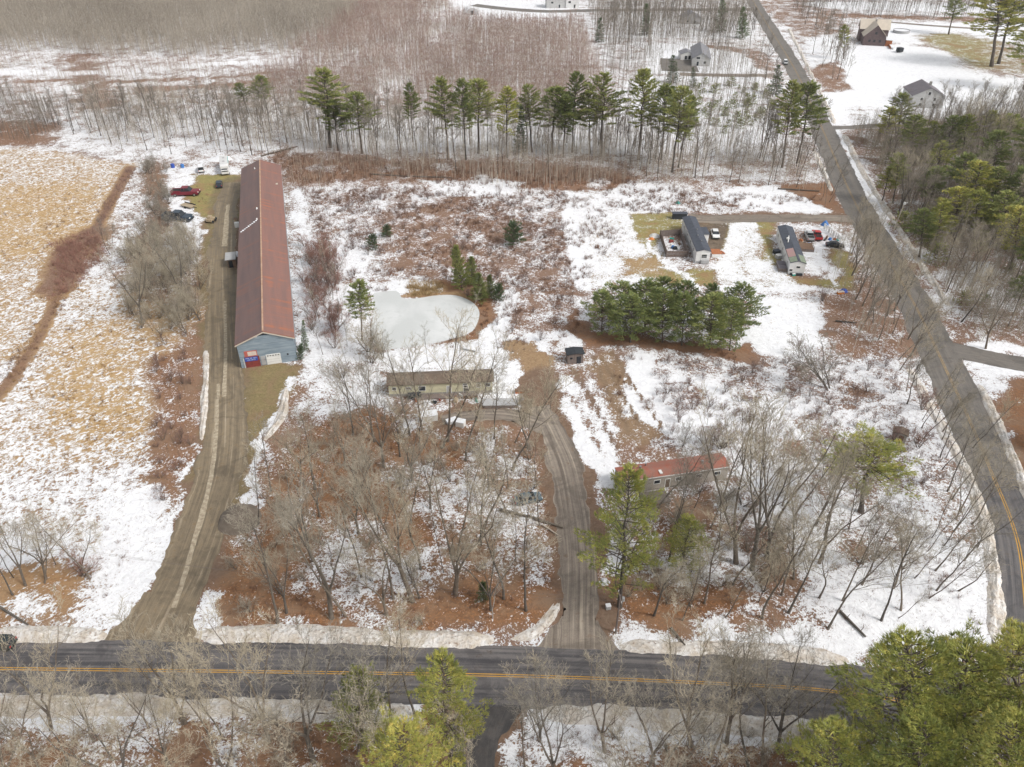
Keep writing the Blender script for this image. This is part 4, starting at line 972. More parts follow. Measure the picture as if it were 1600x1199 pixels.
for k in range(8):
    a0, a1 = math.pi * k / 8, math.pi * (k + 1) / 8
    mb.add([(4 * math.cos(a0), -4, 4 * math.sin(a0)), (4 * math.cos(a1), -4, 4 * math.sin(a1)), (4 * math.cos(a1), 4, 4 * math.sin(a1)), (4 * math.cos(a0), 4, 4 * math.sin(a0))], [(0, 1, 2, 3)], 'snow_on_top')
mb.add([(4 * math.cos(math.pi * k / 8), -4, 4 * math.sin(math.pi * k / 8)) for k in range(9)], [tuple(range(9))], 'grey_siding')
mb.build('shell', t); MB().box((0, -4.05, 1.2), (2.0, 0.08, 2.4), 'black_shingle').build('door', t)

# ------------------------------------------------------------------ vehicles
def vehicle(name, kind, p, heading, paint, label, cat='car', group=None, snowy=False, scale=1.0):
    t = empty(name, (p.x, p.y, 0.0), heading, label, cat, group); t.scale = (scale,) * 3
    L, W = {'sedan': (4.6, 1.78), 'suv': (4.7, 1.85), 'pickup': (5.6, 1.95), 'van': (5.2, 1.95)}[kind]
    zb, zd = 0.30, {'sedan': 0.88, 'suv': 1.02, 'pickup': 1.05, 'van': 1.05}[kind]
    prof = {'sedan': [(-2.3, .45), (-2.28, .85), (-1.5, .95), (1.15, .95), (2.2, .78), (2.3, .5), (2.2, .3), (-2.2, .3)],
            'suv': [(-2.35, .5), (-2.33, 1.02), (1.1, 1.05), (2.2, .95), (2.35, .6), (2.25, .32), (-2.25, .32)],
            'pickup': [(-2.8, .55), (-2.8, 1.05), (1.3, 1.08), (2.6, 1.02), (2.8, .6), (2.7, .38), (-2.7, .38)],
            'van': [(-2.6, .5), (-2.58, 1.05), (1.5, 1.08), (2.5, .95), (2.6, .55), (2.5, .32), (-2.5, .32)]}[kind]
    cabp = {'sedan': [(-1.75, .93), (-1.15, 1.42), (0.35, 1.45), (1.15, .93)], 'suv': [(-2.3, 1.0), (-2.05, 1.66), (0.4, 1.70), (1.15, 1.02)],
            'pickup': [(-0.75, 1.05), (-0.6, 1.72), (0.7, 1.75), (1.35, 1.06)], 'van': [(-2.55, 1.03), (-2.45, 2.0), (0.9, 2.02), (1.7, 1.05)]}[kind]
    b = MB(); n = len(prof)
    def loft(mb, pr, w0, w1, mat, zmid):
        ys = lambda z: w0 + (w1 - w0) * max(0, min(1, (z - pr[0][1]) / (max(q[1] for q in pr) - pr[0][1] + 1e-6)))
        m = len(pr); v = [(x, -ys(z), z) for x, z in pr] + [(x, ys(z), z) for x, z in pr]
        mb.add(v, [tuple(range(m)), tuple(range(m, 2 * m))[::-1]] + [(i, m + i, m + (i + 1) % m, (i + 1) % m) for i in range(m)], mat)
    loft(b, prof, W / 2, W / 2 - 0.04, paint, 0)
    if kind == 'pickup':      # open bed: raised rails over a dark floor
        b2 = MB().box((-1.8, 0, 1.062), (1.8, W - 0.3, 0.02), 'rubber' if not snowy else 'snow_on_top'); b2.build('cargo_bed', t)
        for s in (-1, 1): b.box((-1.78, s * (W / 2 - 0.09), 1.15), (2.0, 0.1, 0.18), paint)
        b.box((-2.74, 0, 1.15), (0.08, W - 0.1, 0.18), paint)
    body = b.build('body', t, bevel=0.06)
    g = MB(); loft(g, cabp, W / 2 - 0.08, W / 2 - 0.26, 'glass', 0); g.build('window', t, bevel=0.04)
    x0, x1 = cabp[1][0], cabp[2][0]; zt = cabp[2][1]
    MB().box(((x0 + x1) / 2, 0, zt + 0.0), (x1 - x0 + 0.1, W - 0.5, 0.07), 'snow_on_top' if snowy else paint).build('roof', t, bevel=0.03)
    pl = MB()
    for s in (-1, 1):
        for xx in (x0 + 0.05, (x0 + x1) / 2):
            pl.box((xx, s * (W / 2 - 0.17), (zt + zd) / 2), (0.09, 0.05, zt - zd), paint)
    pl.build('pillar', t)
    wx_ = L / 2 - 0.85
    for x in (-wx_, wx_):
        for s in (-1, 1):
            wheel = MB().tube((x, s * (W / 2 - 0.2), 0.33), (x, s * (W / 2 + 0.02), 0.33), 0.33, 0.33, 'rubber', 14).build('wheel', t)
            MB().tube((x, s * (W / 2 + 0.02), 0.33), (x, s * (W / 2 + 0.035), 0.33), 0.19, 0.17, 'chrome', 10).build('rim', wheel)
    for s in (-1, 1):
        MB().box((L / 2 - 0.03, s * (W / 2 - 0.3), zd - 0.2), (0.12, 0.36, 0.16), 'lamp_clear').build('headlight', t)
        MB().box((-L / 2 + 0.0, s * (W / 2 - 0.18), zd - 0.15), (0.1, 0.26, 0.2), 'lamp_red').build('taillight', t)
        MB().box((cabp[3][0] - 0.2, s * (W / 2 + 0.06), zd + 0.06), (0.14, 0.16, 0.12), paint).build('mirror', t)
    MB().box((L / 2 + 0.01, 0, 0.45), (0.12, W - 0.2, 0.16), 'rubber').build('bumper', t)
    MB().box((-L / 2 - 0.01, 0, 0.47), (0.12, W - 0.2, 0.16), 'rubber').build('bumper', t)
    FOOT.append((p.x, p.y, heading, 2.4, 1.4))
    return t
def hd(p1, p2): a, b = G(*p1), G(*p2); return math.atan2(b.y - a.y, b.x - a.x)
vehicle('suv', 'suv', G(-3, 1010), math.pi, 'paint_teal', 'dark car with a red taillight entering at the lower left edge of the road')
vehicle('suv', 'suv', G(1227, 100), hd((1236, 98), (1255, 140)), 'paint_silver', 'silver car driving on the far stretch of road', snowy=True)
vehicle('car', 'sedan', G(1117, 369), hd((1112, 355), (1120, 380)), 'paint_white', 'white car parked beside the first white trailer', scale=1.1)
vehicle('pickup_truck', 'pickup', G(1264, 372), hd((1268, 384), (1259, 362)), 'paint_silver', 'silver pickup parked left of the red one', 'pickup')
vehicle('pickup_truck', 'pickup', G(1276, 371), hd((1282, 386), (1270, 360)), 'paint_red', 'bright red pickup with a black rear window parked among the yard clutter', 'pickup')
vehicle('car', 'sedan', G(1304, 386), R(-15), 'paint_black', 'black car parked at the far side of the patched-roof trailer yard')
vehicle('car', 'suv', G(343, 291), R(107), 'paint_navy', 'dark navy car parked at the far end of the gravel drive', scale=1.0)
vehicle('van', 'van', G(315, 267), R(110), 'paint_white', 'small white van parked left of the motorhome', 'van', snowy=True)
vehicle('pickup_truck', 'pickup', G(291, 305), R(4), 'paint_maroon', 'long maroon pickup parked crosswise in the snow', 'pickup', scale=1.45)
vehicle('pickup_truck', 'pickup', G(279, 344), R(-8), 'paint_navy', 'dark blue pickup parked in the snow near the bare trees', 'pickup', scale=1.5)
vehicle('car', 'sedan', G(825, 783), R(16), 'paint_blue', 'abandoned blue car among the trees left of the dirt drive', snowy=False)
# motorhome
p = G(349, 274); t = empty('motorhome', (p.x - 0.5, p.y + 4, 0), R(-72), 'large white motorhome parked at the far end of the barn yard', 'motorhome')
FOOT.append((p.x, p.y + 4, 0, 4, 7))
MB().box((-1.2, 0, 1.9), (9.0, 2.6, 2.7), 'white_siding').build('body', t, bevel=0.15)
MB().box((4.0, 0, 1.3), (1.9, 2.4, 1.5), 'paint_white').build('cab', t, bevel=0.2)
MB().box((3.9, 0, 2.75), (1.6, 2.5, 0.95), 'white_siding').build('overcab_bunk', t, bevel=0.15)
MB().box((4.75, 0, 1.75), (0.5, 2.0, 0.7), 'glass', 0, (0.5, 0.9)).build('windshield', t)
for x in (-4, -1, 1.6):
    for s in (-1, 1): MB().box((x, s * 1.31, 2.2), (1.2, 0.05, 0.7), 'glass').build('window', t)
for x in (-3, 0.5): MB().box((x, 0, 3.35), (0.7, 0.7, 0.25), 'grey_siding').build('roof_vent', t)
MB().box((-1.2, 1.35, 3.15), (6.0, 0.16, 0.16), 'teal').build('awning', t)
for x in (-3.4, 3.9):
    for s in (-1, 1): MB().tube((x, s * 1.05, 0.42), (x, s * 1.3, 0.42), 0.42, 0.42, 'rubber', 12).build('wheel', t)
# low trailer and tan buggy
p = G(294, 324); t = empty('utility_trailer', (p.x, p.y, 0), R(-28), 'low flat trailer with a tan bed lying in the snow', 'trailer')
MB().box((0, 0, 0.6), (4.4, 2.0, 0.15), 'paint_tan').build('bed', t); MB().box((0, 1.02, 0.8), (4.4, 0.08, 0.4), 'black_shingle').build('side_rail', t)
MB().box((2.9, 0, 0.5), (1.6, 0.1, 0.1), 'black_shingle').build('drawbar', t)
for s in (-1, 1): MB().tube((0, s * 1.0, 0.32), (0, s * 1.2, 0.32), 0.32, 0.32, 'rubber', 10).build('wheel', t)
p = G(330, 347); t = empty('skid_loader', (p.x, p.y, 0), R(80), 'small tan machine parked at the left edge of the gravel drive', 'machine')
MB().box((0, 0, 0.8), (2.4, 1.7, 0.8), 'paint_tan').build('body', t, bevel=0.1)
MB().box((-0.2, 0, 1.55), (1.3, 1.3, 0.75), 'paint_tan', 0, (0.8, 0.8)).build('cab', t, bevel=0.08)
MB().box((1.6, 0, 0.4), (0.6, 1.8, 0.5), 'black_shingle').build('bucket', t)
for x in (-0.75, 0.75):
    for s in (-1, 1): MB().tube((x, s * 0.85, 0.4), (x, s * 1.12, 0.4), 0.4, 0.4, 'rubber', 12).build('wheel', t)

# ------------------------------------------------------------------ small things
def barrel(px, py, mat, label, r=0.45, h=1.0):
    p = G(px, py); t = empty('barrel', (p.x, p.y, 0), 0, label, 'barrel')
    MB().tube((0, 0, 0), (0, 0, h), r, r, mat, 14).build('body', t); MB().tube((0, 0, h * 0.5), (0, 0, h * 0.56), r * 1.05, r * 1.05, mat, 14).build('rib', t)
    MB().tube((0, 0, h), (0, 0, h + 0.04), r * 0.9, r * 0.9, mat, 14).build('lid', t)
barrel(270.5, 262, 'sign_blue', 'left of the two blue barrels in the snow beyond the parked vehicles', 0.6, 1.2)
barrel(285.5, 262, 'blue_tarp', 'right of the two blue barrels in the snow beyond the parked vehicles', 0.55, 1.1)
def heap(name, px, py, rx, ry, h, mat, label, cat, seed=0, rz=0.0, n=20, rough=0.35):
    p = G(px, py); V = [(0, 0, h)]; K = 6
    for k in range(1, K + 1):
        for i in range(n):
            a = 2 * math.pi * i / n; f = k / K; j = 1 + (vn1(i * 0.9 + k * 3.3 + seed * 11) - 0.5) * rough
            V.append((rx * f * j * math.cos(a), ry * f * j * math.sin(a), max(-0.05, h * math.cos(f * math.pi / 2) * (1 + (vn1(i * 1.7 + k * 5 + seed) - 0.5) * rough))))
    Fc = [(0, 1 + i, 1 + (i + 1) % n) for i in range(n)]
    for k in range(K - 1):
        for i in range(n):
            a = 1 + k * n; Fc.append((a + i, a + n + i, a + n + (i + 1) % n, a + (i + 1) % n))
    mb = MB().add(V, Fc, mat); o = mb.build(name, smooth=True); o.location = (p.x, p.y, 0); o.rotation_euler.z = rz
    return tag(o, label, cat)
simple('mound_dirt', (0.20, 0.165, 0.13), (0.13, 0.105, 0.085), 1.2, 0.95)
heap('dirt_mound', 374, 812, 3.4, 3.6, 2.3, 'mound_dirt', 'round grey-brown dirt mound beside the gravel drive', 'mound', 3, rough=0.12, n=28)
heap('tarp_heap', 1023, 369, 1.6, 1.3, 0.7, 'lamp_clear', 'pale blue and white tarp heap left of the plank pen', 'tarp', 4)
heap('tarp', 1289, 352, 1.1, 0.9, 1.3, 'blue_tarp', 'bright blue tarp over a pile near the trailer drive', 'tarp', 5)
heap('tarp', 1318, 456, 1.0, 0.8, 0.8, 'sign_blue', 'blue tarp bundle at the brushy edge below the patched-roof trailer', 'tarp', 6)
heap('tarp', 670, 614, 0.9, 0.8, 1.4, 'blue_tarp', 'blue tarp bundle against the front of the cream house', 'tarp', 8)
heap('tarp', 1059, 318, 0.8, 0.6, 0.6, 'teal', 'teal tarp lump in the snow beyond the first white trailer', 'tarp', 9)
heap('snow_pile', 346, 249, 4, 2.5, 1.3, 'snow_on_top', 'snow pile heaped behind the motorhome', 'snow pile', 10)
heap('snow_pile', 370, 398, 1.1, 1.8, 0.7, 'snow_on_top', 'small snow pile against the left side of the barn', 'snow pile', 12)
heap('snow_pile', 945, 910, 0.7, 0.7, 0.5, 'snow_on_top', 'round lump of snow on a stump at the dirt drive', 'snow pile', 13)
heap('leaf_heap', 1018, 374, 0.8, 0.6, 0.5, 'orange_plastic', 'small orange heap beside the pale tarp', 'heap', 14)
def crate(name, px, py, d, mat, lid, label, cat, rz=0.0, z=0.0):
    p = G(px, py); t = empty(name, (p.x, p.y, z), rz, label, cat)
    MB().box((0, 0, d[2] / 2), d, mat).build('body', t, bevel=0.04); MB().box((0, 0, d[2] + 0.03), (d[0] * 1.04, d[1] * 1.04, 0.06), lid).build('lid', t)
crate('chest_freezer', 371, 355, (1.2, 1.0, 1.3), 'white_paint', 'white_paint', 'white appliance standing against the left side of the barn', 'appliance', 0.2)
crate('crate', 368.5, 347, (0.8, 1.3, 1.0), 'paint_tan', 'wood', 'tan crate just beyond the white appliance by the barn', 'crate', 0.25)
crate('chest_freezer', 1216, 404, (1.3, 1.2, 1.0), 'grey_siding', 'white_paint', 'white-topped chest left of the patched-roof trailer', 'appliance', 0.3)
crate('storage_box', 1213, 396, (1.6, 1.3, 0.9), 'black_shingle', 'dark_shingle', 'dark storage box left of the patched-roof trailer', 'box', 0.3)
crate('storage_box', 1248, 428, (0.7, 0.6, 0.8), 'blue_tarp', 'sign_blue', 'blue box at the near end of the patched-roof trailer', 'box', 0.1)
crate('storage_box', 1240, 431, (0.8, 0.5, 0.5), 'teal', 'white_paint', 'teal box with a white lid at the near end of the patched-roof trailer', 'box', 0.3)
crate('camper_shell', 670, 655, (3.2, 1.9, 1.3), 'white_paint', 'snow_on_top', 'boxy white camper shell among trees below the cream house', 'camper shell', 0.25)
crate('chest_freezer', 720, 665, (1.6, 1.3, 1.1), 'white_paint', 'snow_on_top', 'white box under trees beside the dirt spur', 'appliance', -0.3)
crate('crate', 706, 660, (2.0, 1.2, 0.6), 'snow_on_top', 'snow_on_top', 'snow-covered crate under trees beside the dirt spur', 'crate', 0.5)
crate('wood_pile', 648, 622, (2.6, 0.9, 1.0), 'paint_teal', 'black_shingle', 'dark covered wood pile in front of the cream house', 'wood pile', 0.1)
crate('wood_pile', 735, 622, (2.8, 0.8, 0.8), 'wood', 'grey_wood', 'brown wood pile near the right end of the cream house', 'wood pile', 0.0)
crate('feed_box', 950, 951, (0.7, 0.6, 0.7), 'paint_silver', 'snow_on_top', 'small grey box with snow on it beside the dirt drive', 'box', 0.2)
crate('pallet_stack', 812, 613, (1.8, 1.1, 0.5), 'orange_wood', 'wood', 'orange-brown pallet stack between the cream house and the drive', 'pallets', 0.1)
crate('storage_box', 1313, 459, (1.6, 0.8, 0.5), 'orange_plastic', 'cream_panel', 'orange box beside the blue tarp bundle at the brushy edge', 'box', 0.2)
crate('row_boat', 734, 547, (2.9, 1.2, 0.5), 'grey_siding', 'snow_on_top', 'overturned grey boat in the snow below the pond', 'boat', -0.35)
crate('flat_bed', 782, 633, (6.5, 2.2, 0.7), 'grey_wood', 'grey_siding', 'long grey flatbed parked above the dirt spur', 'trailer', 0.02)
rr = random.Random(77)
jn = ['black', 'silver', 'orange-brown', 'white', 'dark red', 'tan', 'teal', 'bright blue', 'brown wooden']
jm = ['paint_black', 'paint_silver', 'orange_wood', 'white_paint', 'barn_red', 'paint_tan', 'teal', 'blue_tarp', 'wood']
def clutter(n, cx, cy, rx, ry, grp, where, seed):
    rr = random.Random(seed)
    for k in range(n):
        p = G(cx + rr.uniform(-rx, rx), cy + rr.uniform(-ry, ry)); d = (rr.uniform(0.4, 1.3), rr.uniform(0.3, 0.9), rr.uniform(0.25, 0.8)); m = jm[(k + seed) % len(jm)]
        o = MB().box((0, 0, d[2] / 2), d, m, 0, (rr.uniform(0.6, 1), rr.uniform(0.6, 1))).build('scrap_box', bevel=0.05)
        o.location = (p.x, p.y, 0); o.rotation_euler.z = rr.uniform(0, 3); tag(o, 'small %s box in the clutter %s' % (jn[(k + seed) % len(jm)], where), 'scrap', grp)
clutter(9, 1053, 383, 9, 8, 'clutter inside the plank pen', 'inside the plank pen', 3)
clutter(9, 1258, 382, 8, 5, 'clutter around the brown porch', 'around the brown porch', 1)
clutter(9, 700, 625, 50, 5, 'clutter in front of the cream house', 'in front of the cream house', 5)
clutter(6, 1300, 372, 14, 6, 'clutter behind the parked pickups', 'behind the parked pickups', 6)
# white board fence by the trailer drive
a, b = G(1288, 358), G(1312, 378)
t = empty('board_fence', a, 0, 'short run of white boards standing by the trailer drive', 'fence')
for k in range(8):
    q = (b - a) * (k / 7); MB().box((q.x, q.y, 0.8), (0.75, 0.08, 1.6), 'white_paint', math.atan2((b - a).y, (b - a).x) + 0.25 * (-1) ** k).build('board', t)
# poles and wires
def pole(px, py, h, label, arm=True, rz=0.3, lean=(0, 0), r=0.15, mat='grey_wood'):
    p = G(px, py); t = empty('utility_pole', (p.x, p.y, 0), rz, label, 'utility pole')
    MB().tube((0, 0, 0), (lean[0], lean[1], h), r, r * 0.65, mat, 10).build('pole', t)
    if arm:
        MB().box((lean[0], lean[1], h - 0.5), (2.2, 0.12, 0.14), 'grey_wood').build('crossarm', t)
        for s in (-0.95, 0, 0.95): MB().tube((lean[0] + s, lean[1], h - 0.42), (lean[0] + s, lean[1], h - 0.15), 0.06, 0.05, 'white_paint', 6).build('insulator', t)
    return Vector((p.x + lean[0], p.y + lean[1], h - 0.3))
h1, lx = height_at(962, 990, 970, 930)
pA = pole(962, 990, max(6.5, h1), 'short utility pole with white insulators beside the dirt drive mouth', True, R(95))
h2, lx = height_at(1396, 362, 1408, 318)
pB = pole(1396, 362, h2, 'pale utility pole with a lamp head standing in the right woods', False, 0, (0.6, 0), mat='tan_roof')
t = empty('pole_lamp', pB + Vector((0.1, 0, 0)), 0.2, 'white lamp head on top of the pale utility pole', 'lamp'); MB().tube((0, 0, 0), (0, 0, 0.6), 0.35, 0.25, 'white_paint', 8).build('housing', t); MB().box((0.5, 0, 0.45), (1.0, 0.1, 0.1), 'white_paint').build('arm', t)
p = G(972, 947); t = empty('lamp_globe', (p.x, p.y, 0), 0, 'white cylinder on a short post right of the dirt drive', 'post'); MB().tube((0, 0, 0), (0, 0, 1.2), 0.06, 0.06, 'grey_wood', 6).build('post', t); MB().tube((0, 0, 1.2), (0, 0, 1.8), 0.28, 0.28, 'paint_silver', 10).build('cylinder', t)
def wire(a, b, sag, label, r=0.012):
    mb = MB(); n = 24; P = [a.lerp(b, k / n) - Vector((0, 0, sag * 4 * (k / n) * (1 - k / n))) for k in range(n + 1)]
    for k in range(n): mb.tube(P[k], P[k + 1], r, r, 'grey_wood', 4, False)
    return tag(mb.build('power_line'), label, 'power line')
for k, (dz, nm) in enumerate(((0.0, 'upper'), (-0.9, 'lower'))):
    wire(pA + Vector((0, 0, dz)), Vector((-58, 74 + k, 9 + dz)), 1.6, nm + ' power line running left from the short utility pole over the dirt drive')
    wire(pA + Vector((0, 0, dz)), Vector((70, 70 + k, 10 + dz)), 1.6, nm + ' power line running right from the short utility pole')
# logs
def log(p1, p2, r, mat, label, z=0.25):
    a, b = G(*p1), G(*p2); c = (a + b) / 2
    mb = MB(); mb.tube(a - c + Vector((0, 0, z)), b - c + Vector((0, 0, z)), r, r * 0.6, mat, 8)
    for k in range(3):
        q = (a - c).lerp(b - c, 0.3 + 0.25 * k) + Vector((0, 0, z)); mb.tube(q, q + Vector((0.5 * (-1) ** k, 0.3, 0.5)), r * 0.3, r * 0.12, mat, 5)
    o = mb.build('fallen_log'); o.location = c; return tag(o, label, 'log')
log((1310, 955), (1352, 997), 0.22, 'bark_dark', 'dark fallen trunk lying in snow at the edge of the right grove')
log((1048, 983), (1070, 1010), 0.2, 'bark', 'short brown log on the snow bank right of the dirt drive')
log((780, 798), (838, 812), 0.3, 'bark', 'snow-dusted fallen trunk below the abandoned blue car, left half')
log((835, 812), (880, 826), 0.26, 'bark', 'fallen trunk reaching from the snow toward the dirt drive')
log((848, 822), (872, 838), 0.14, 'sapling_stem', 'pale split log just left of the dirt drive')
log((0, 950), (45, 978), 0.2, 'bark', 'fallen trunk at the lower left edge above the snow bank')
log((578, 273), (640, 277), 0.25, 'bark', 'left length of the long log line at the back of the meadow')
log((645, 277), (708, 279), 0.25, 'bark', 'middle length of the long log line at the back of the meadow')
log((408, 245), (465, 230), 0.3, 'bark_dark', 'dark fallen tree behind the far end of the barn')
log((1215, 296), (1280, 300), 0.25, 'bark_dark', 'dark log across the brown bank left of the road')
log((1305, 503), (1338, 506), 0.2, 'bark_dark', 'dark log in the brush below the patched-roof trailer')
log((1040, 762), (1105, 752), 0.25, 'bark_dark', 'dark log with snow lying before the rust-roofed trailer')
log((738, 180), (790, 183), 0.2, 'bark_dark', 'thin far log among the back saplings')
# ------------------------------------------------------------------ trees
class TB:
    """triangle buffer with material index"""
    def __init__(s): s.V = []; s.T = []; s.M = []
    def tube(s, p0, p1, r0, r1, n, m):
        d = p1 - p0; ln = d.length
        if ln < 1e-4: return
        d /= ln; a = d.orthogonal().normalized(); b = d.cross(a); o = len(s.V)
        for p, r in ((p0, r0), (p1, r1)):
            for i in range(n):
                t = 6.28318 * i / n; q = p + a * (math.cos(t) * r) + b * (math.sin(t) * r); s.V.append((q.x, q.y, q.z))
        for i in range(n):
            j = (i + 1) % n; s.T += [(o + i, o + j, o + n + j), (o + i, o + n + j, o + n + i)]; s.M += [m, m]
    def spike(s, p0, p1, w, m, rng):
        d = p1 - p0; q = Vector((rng.uniform(-1, 1), rng.uniform(-1, 1), rng.uniform(-1, 1))).cross(d)
        if q.length < 1e-6: return
        q = q.normalized() * (w / 2); o = len(s.V); a, b = p0 - q, p0 + q
        s.V += [(a.x, a.y, a.z), (b.x, b.y, b.z), (p1.x, p1.y, p1.z)]; s.T.append((o, o + 1, o + 2)); s.M.append(m)
    def arr(s): return np.array(s.V, np.float32), np.array(s.T, np.int32), np.array(s.M, np.int32)
def rv(rng, k=1.0): return Vector((rng.gauss(0, k), rng.gauss(0, k), rng.gauss(0, k)))
def bare(seed, H=22.0, style='maple', tw=0.03, dens=1.0):
    rng = random.Random(seed); trunk, crown = TB(), TB()
    P = {'maple': dict(fork=0.26, r=0.25, n=(7, 9, 7, 6), ang=(0.62, 0.62, 0.62, 0.6), len=(0.50, 0.50, 0.46, 0.5), up=0.17),
         'forest': dict(fork=0.38, r=0.20, n=(13, 8, 6, 5), ang=(0.6, 0.7, 0.7, 0.7), len=(0.32, 0.5, 0.5, 0.5), up=0.10),
         'slim': dict(fork=0.42, r=0.11, n=(12, 6, 5, 4), ang=(0.5, 0.6, 0.6, 0.6), len=(0.24, 0.5, 0.5, 0.5), up=0.12),
         'bush': dict(fork=0.05, r=0.07, n=(7, 6, 5, 3), ang=(0.7, 0.7, 0.7, 0.6), len=(0.62, 0.55, 0.5, 0.5), up=0.10)}[style]
    def grow(p, d, L, r, lv):
        nseg = {0: 9, 1: 6, 2: 4, 3: 2, 4: 1}[lv]; pts = [p.copy()]; wob = (0.07, 0.16, 0.22, 0.25, 0.2)[lv]
        dd = d.copy()
        for i in range(nseg):
            dd = (dd + rv(rng, wob) + Vector((0, 0, P['up'] * (0.3 if lv == 0 else 1)))).normalized(); pts.append(pts[-1] + dd * (L / nseg))
        end = 0.22 if lv < 3 else 0.3
        for i in range(nseg):
            a, b = i / nseg, (i + 1) / nseg; ra, rb = r * (1 - (1 - end) * a), r * (1 - (1 - end) * b)
            if lv == 0: trunk.tube(pts[i], pts[i + 1], ra * (1.35 if i == 0 else 1), rb, 7, 0)
            elif lv == 1: crown.tube(pts[i], pts[i + 1], ra, rb, 4, 0)
            elif lv == 2: crown.tube(pts[i], pts[i + 1], max(ra, tw * 0.55), max(rb, tw * 0.4), 3, 1)
            elif lv == 3:
                crown.spike(pts[i], pts[i + 1], tw * (1.2 - 0.4 * i), 2, rng)
            else: crown.spike(pts[i], pts[i + 1], tw * 0.75, 2, rng)
        if lv == 4: return
        n = max(2, int(P['n'][lv] * dens * rng.uniform(0.8, 1.2))); s0 = P['fork'] if lv == 0 else 0.22
        for k in range(n):
            f = s0 + (1 - s0) * ((k + rng.random()) / n); f = min(f, 0.99); i = int(f * nseg); q = pts[i].lerp(pts[i + 1], f * nseg - i)
            ax = (pts[i + 1] - pts[i]).normalized(); side = rv(rng, 1); side = (side - ax * side.dot(ax)).normalized()
            an = P['ang'][lv] * rng.uniform(0.65, 1.3)
            nd = (ax * math.cos(an) + side * math.sin(an)).normalized()
            l = L * P['len'][lv] * (1.15 - 0.6 * (f - s0) / (1 - s0)) * rng.uniform(0.7, 1.2) if lv == 0 else L * P['len'][lv] * rng.uniform(0.7, 1.25) * (1.1 - 0.4 * f)
            grow(q, nd, l, r * (1 - (1 - end) * f) * (0.62 if lv else 0.55) * rng.uniform(0.8, 1.05), lv + 1)
        if lv == 0 and style != 'bush':
            grow(pts[-1], dd, L * 0.12, r * end, 2)
    if style == 'maple':
        hs = H * rng.uniform(0.16, 0.3); base = Vector((0, 0, -0.2)); top = Vector((rng.uniform(-.3, .3), rng.uniform(-.3, .3), hs))
        trunk.tube(base, top.lerp(base, 0.6), P['r'] * 1.4, P['r'] * 1.12, 8, 0); trunk.tube(top.lerp(base, 0.6), top, P['r'] * 1.12, P['r'], 8, 0)
        nl = rng.choice((2, 3, 3, 4)); a0 = rng.uniform(0, 6)
        for k in range(nl):
            a = a0 + 6.283 * k / nl; sp = rng.uniform(0.22, 0.5)
            sv = P['n']; P['n'] = (max(5, int(15 / nl)), sv[1], sv[2], sv[3])
            grow(top, Vector((math.cos(a) * sp, math.sin(a) * sp, 1)).normalized(), (H - hs) * rng.uniform(0.82, 1.0), P['r'] * 0.66, 0); P['n'] = sv
    elif style == 'bush':
        for k in range(rng.randint(4, 6)):
            a = rng.uniform(0, 6.28); sp = rng.uniform(0.15, 0.7)
            grow(Vector((math.cos(a) * .2, math.sin(a) * .2, -0.1)), Vector((math.cos(a) * sp, math.sin(a) * sp, 1)).normalized(), H * rng.uniform(0.7, 1), P['r'], 0)
    else:
        d = Vector((rng.uniform(-.05, .05), rng.uniform(-.05, .05), 1)).normalized()
        grow(Vector((0, 0, -0.2)), d, H * 0.93, P['r'], 0)
    return trunk, crown
def tb_mesh(name, tb, mats): V, T, M = tb.arr(); return np_mesh(name, V, T, mats, M, link=False)
LIB = {}; ARR = {}
def bare_lib(key, seeds, H, style, tw, dens, m_trunk, m_limb, m_twig):
    LIB[key] = []; ARR[key] = []
    for s in seeds:
        tr, cr = bare(s, H, style, tw, dens); V1, T1, M1 = tr.arr(); V2, T2, M2 = cr.arr()
        ARR[key].append((np.concatenate([V1, V2]) / H, np.concatenate([T1, T2 + len(V1)]), np.concatenate([M1, M2])))
        LIB[key].append((tb_mesh('trunk', tr, [m_trunk]), tb_mesh('crown', cr, [m_trunk, m_limb, m_twig]), H))
bare_lib('maple', (11, 12, 13, 14, 15), 22, 'maple', 0.040, 1.0, 'bark', 'limb', 'twig')
bare_lib('forest', (21, 22, 23, 24, 25), 22, 'forest', 0.042, 1.0, 'bark', 'limb', 'twig')
bare_lib('slim', (31, 32, 33, 34), 20, 'slim', 0.042, 1.0, 'bark_dark', 'limb', 'twig')
bare_lib('far', (41, 42, 43, 44), 20, 'forest', 0.07, 0.8, 'bark_dark', 'bark', 'sapling_grey')
bare_lib('farslim', (51, 52, 53), 18, 'slim', 0.075, 0.9, 'bark_dark', 'bark', 'sapling_grey')
bare_lib('birch', (61, 62), 18, 'slim', 0.036, 1.0, 'birch', 'birch', 'twig')
bare_lib('bush', (71, 72, 73), 5, 'bush', 0.032, 1.0, 'bark_dark', 'red_twig', 'red_twig')
bare_lib('greybush', (76, 77), 6, 'bush', 0.032, 1.0, 'bark_dark', 'limb', 'twig')

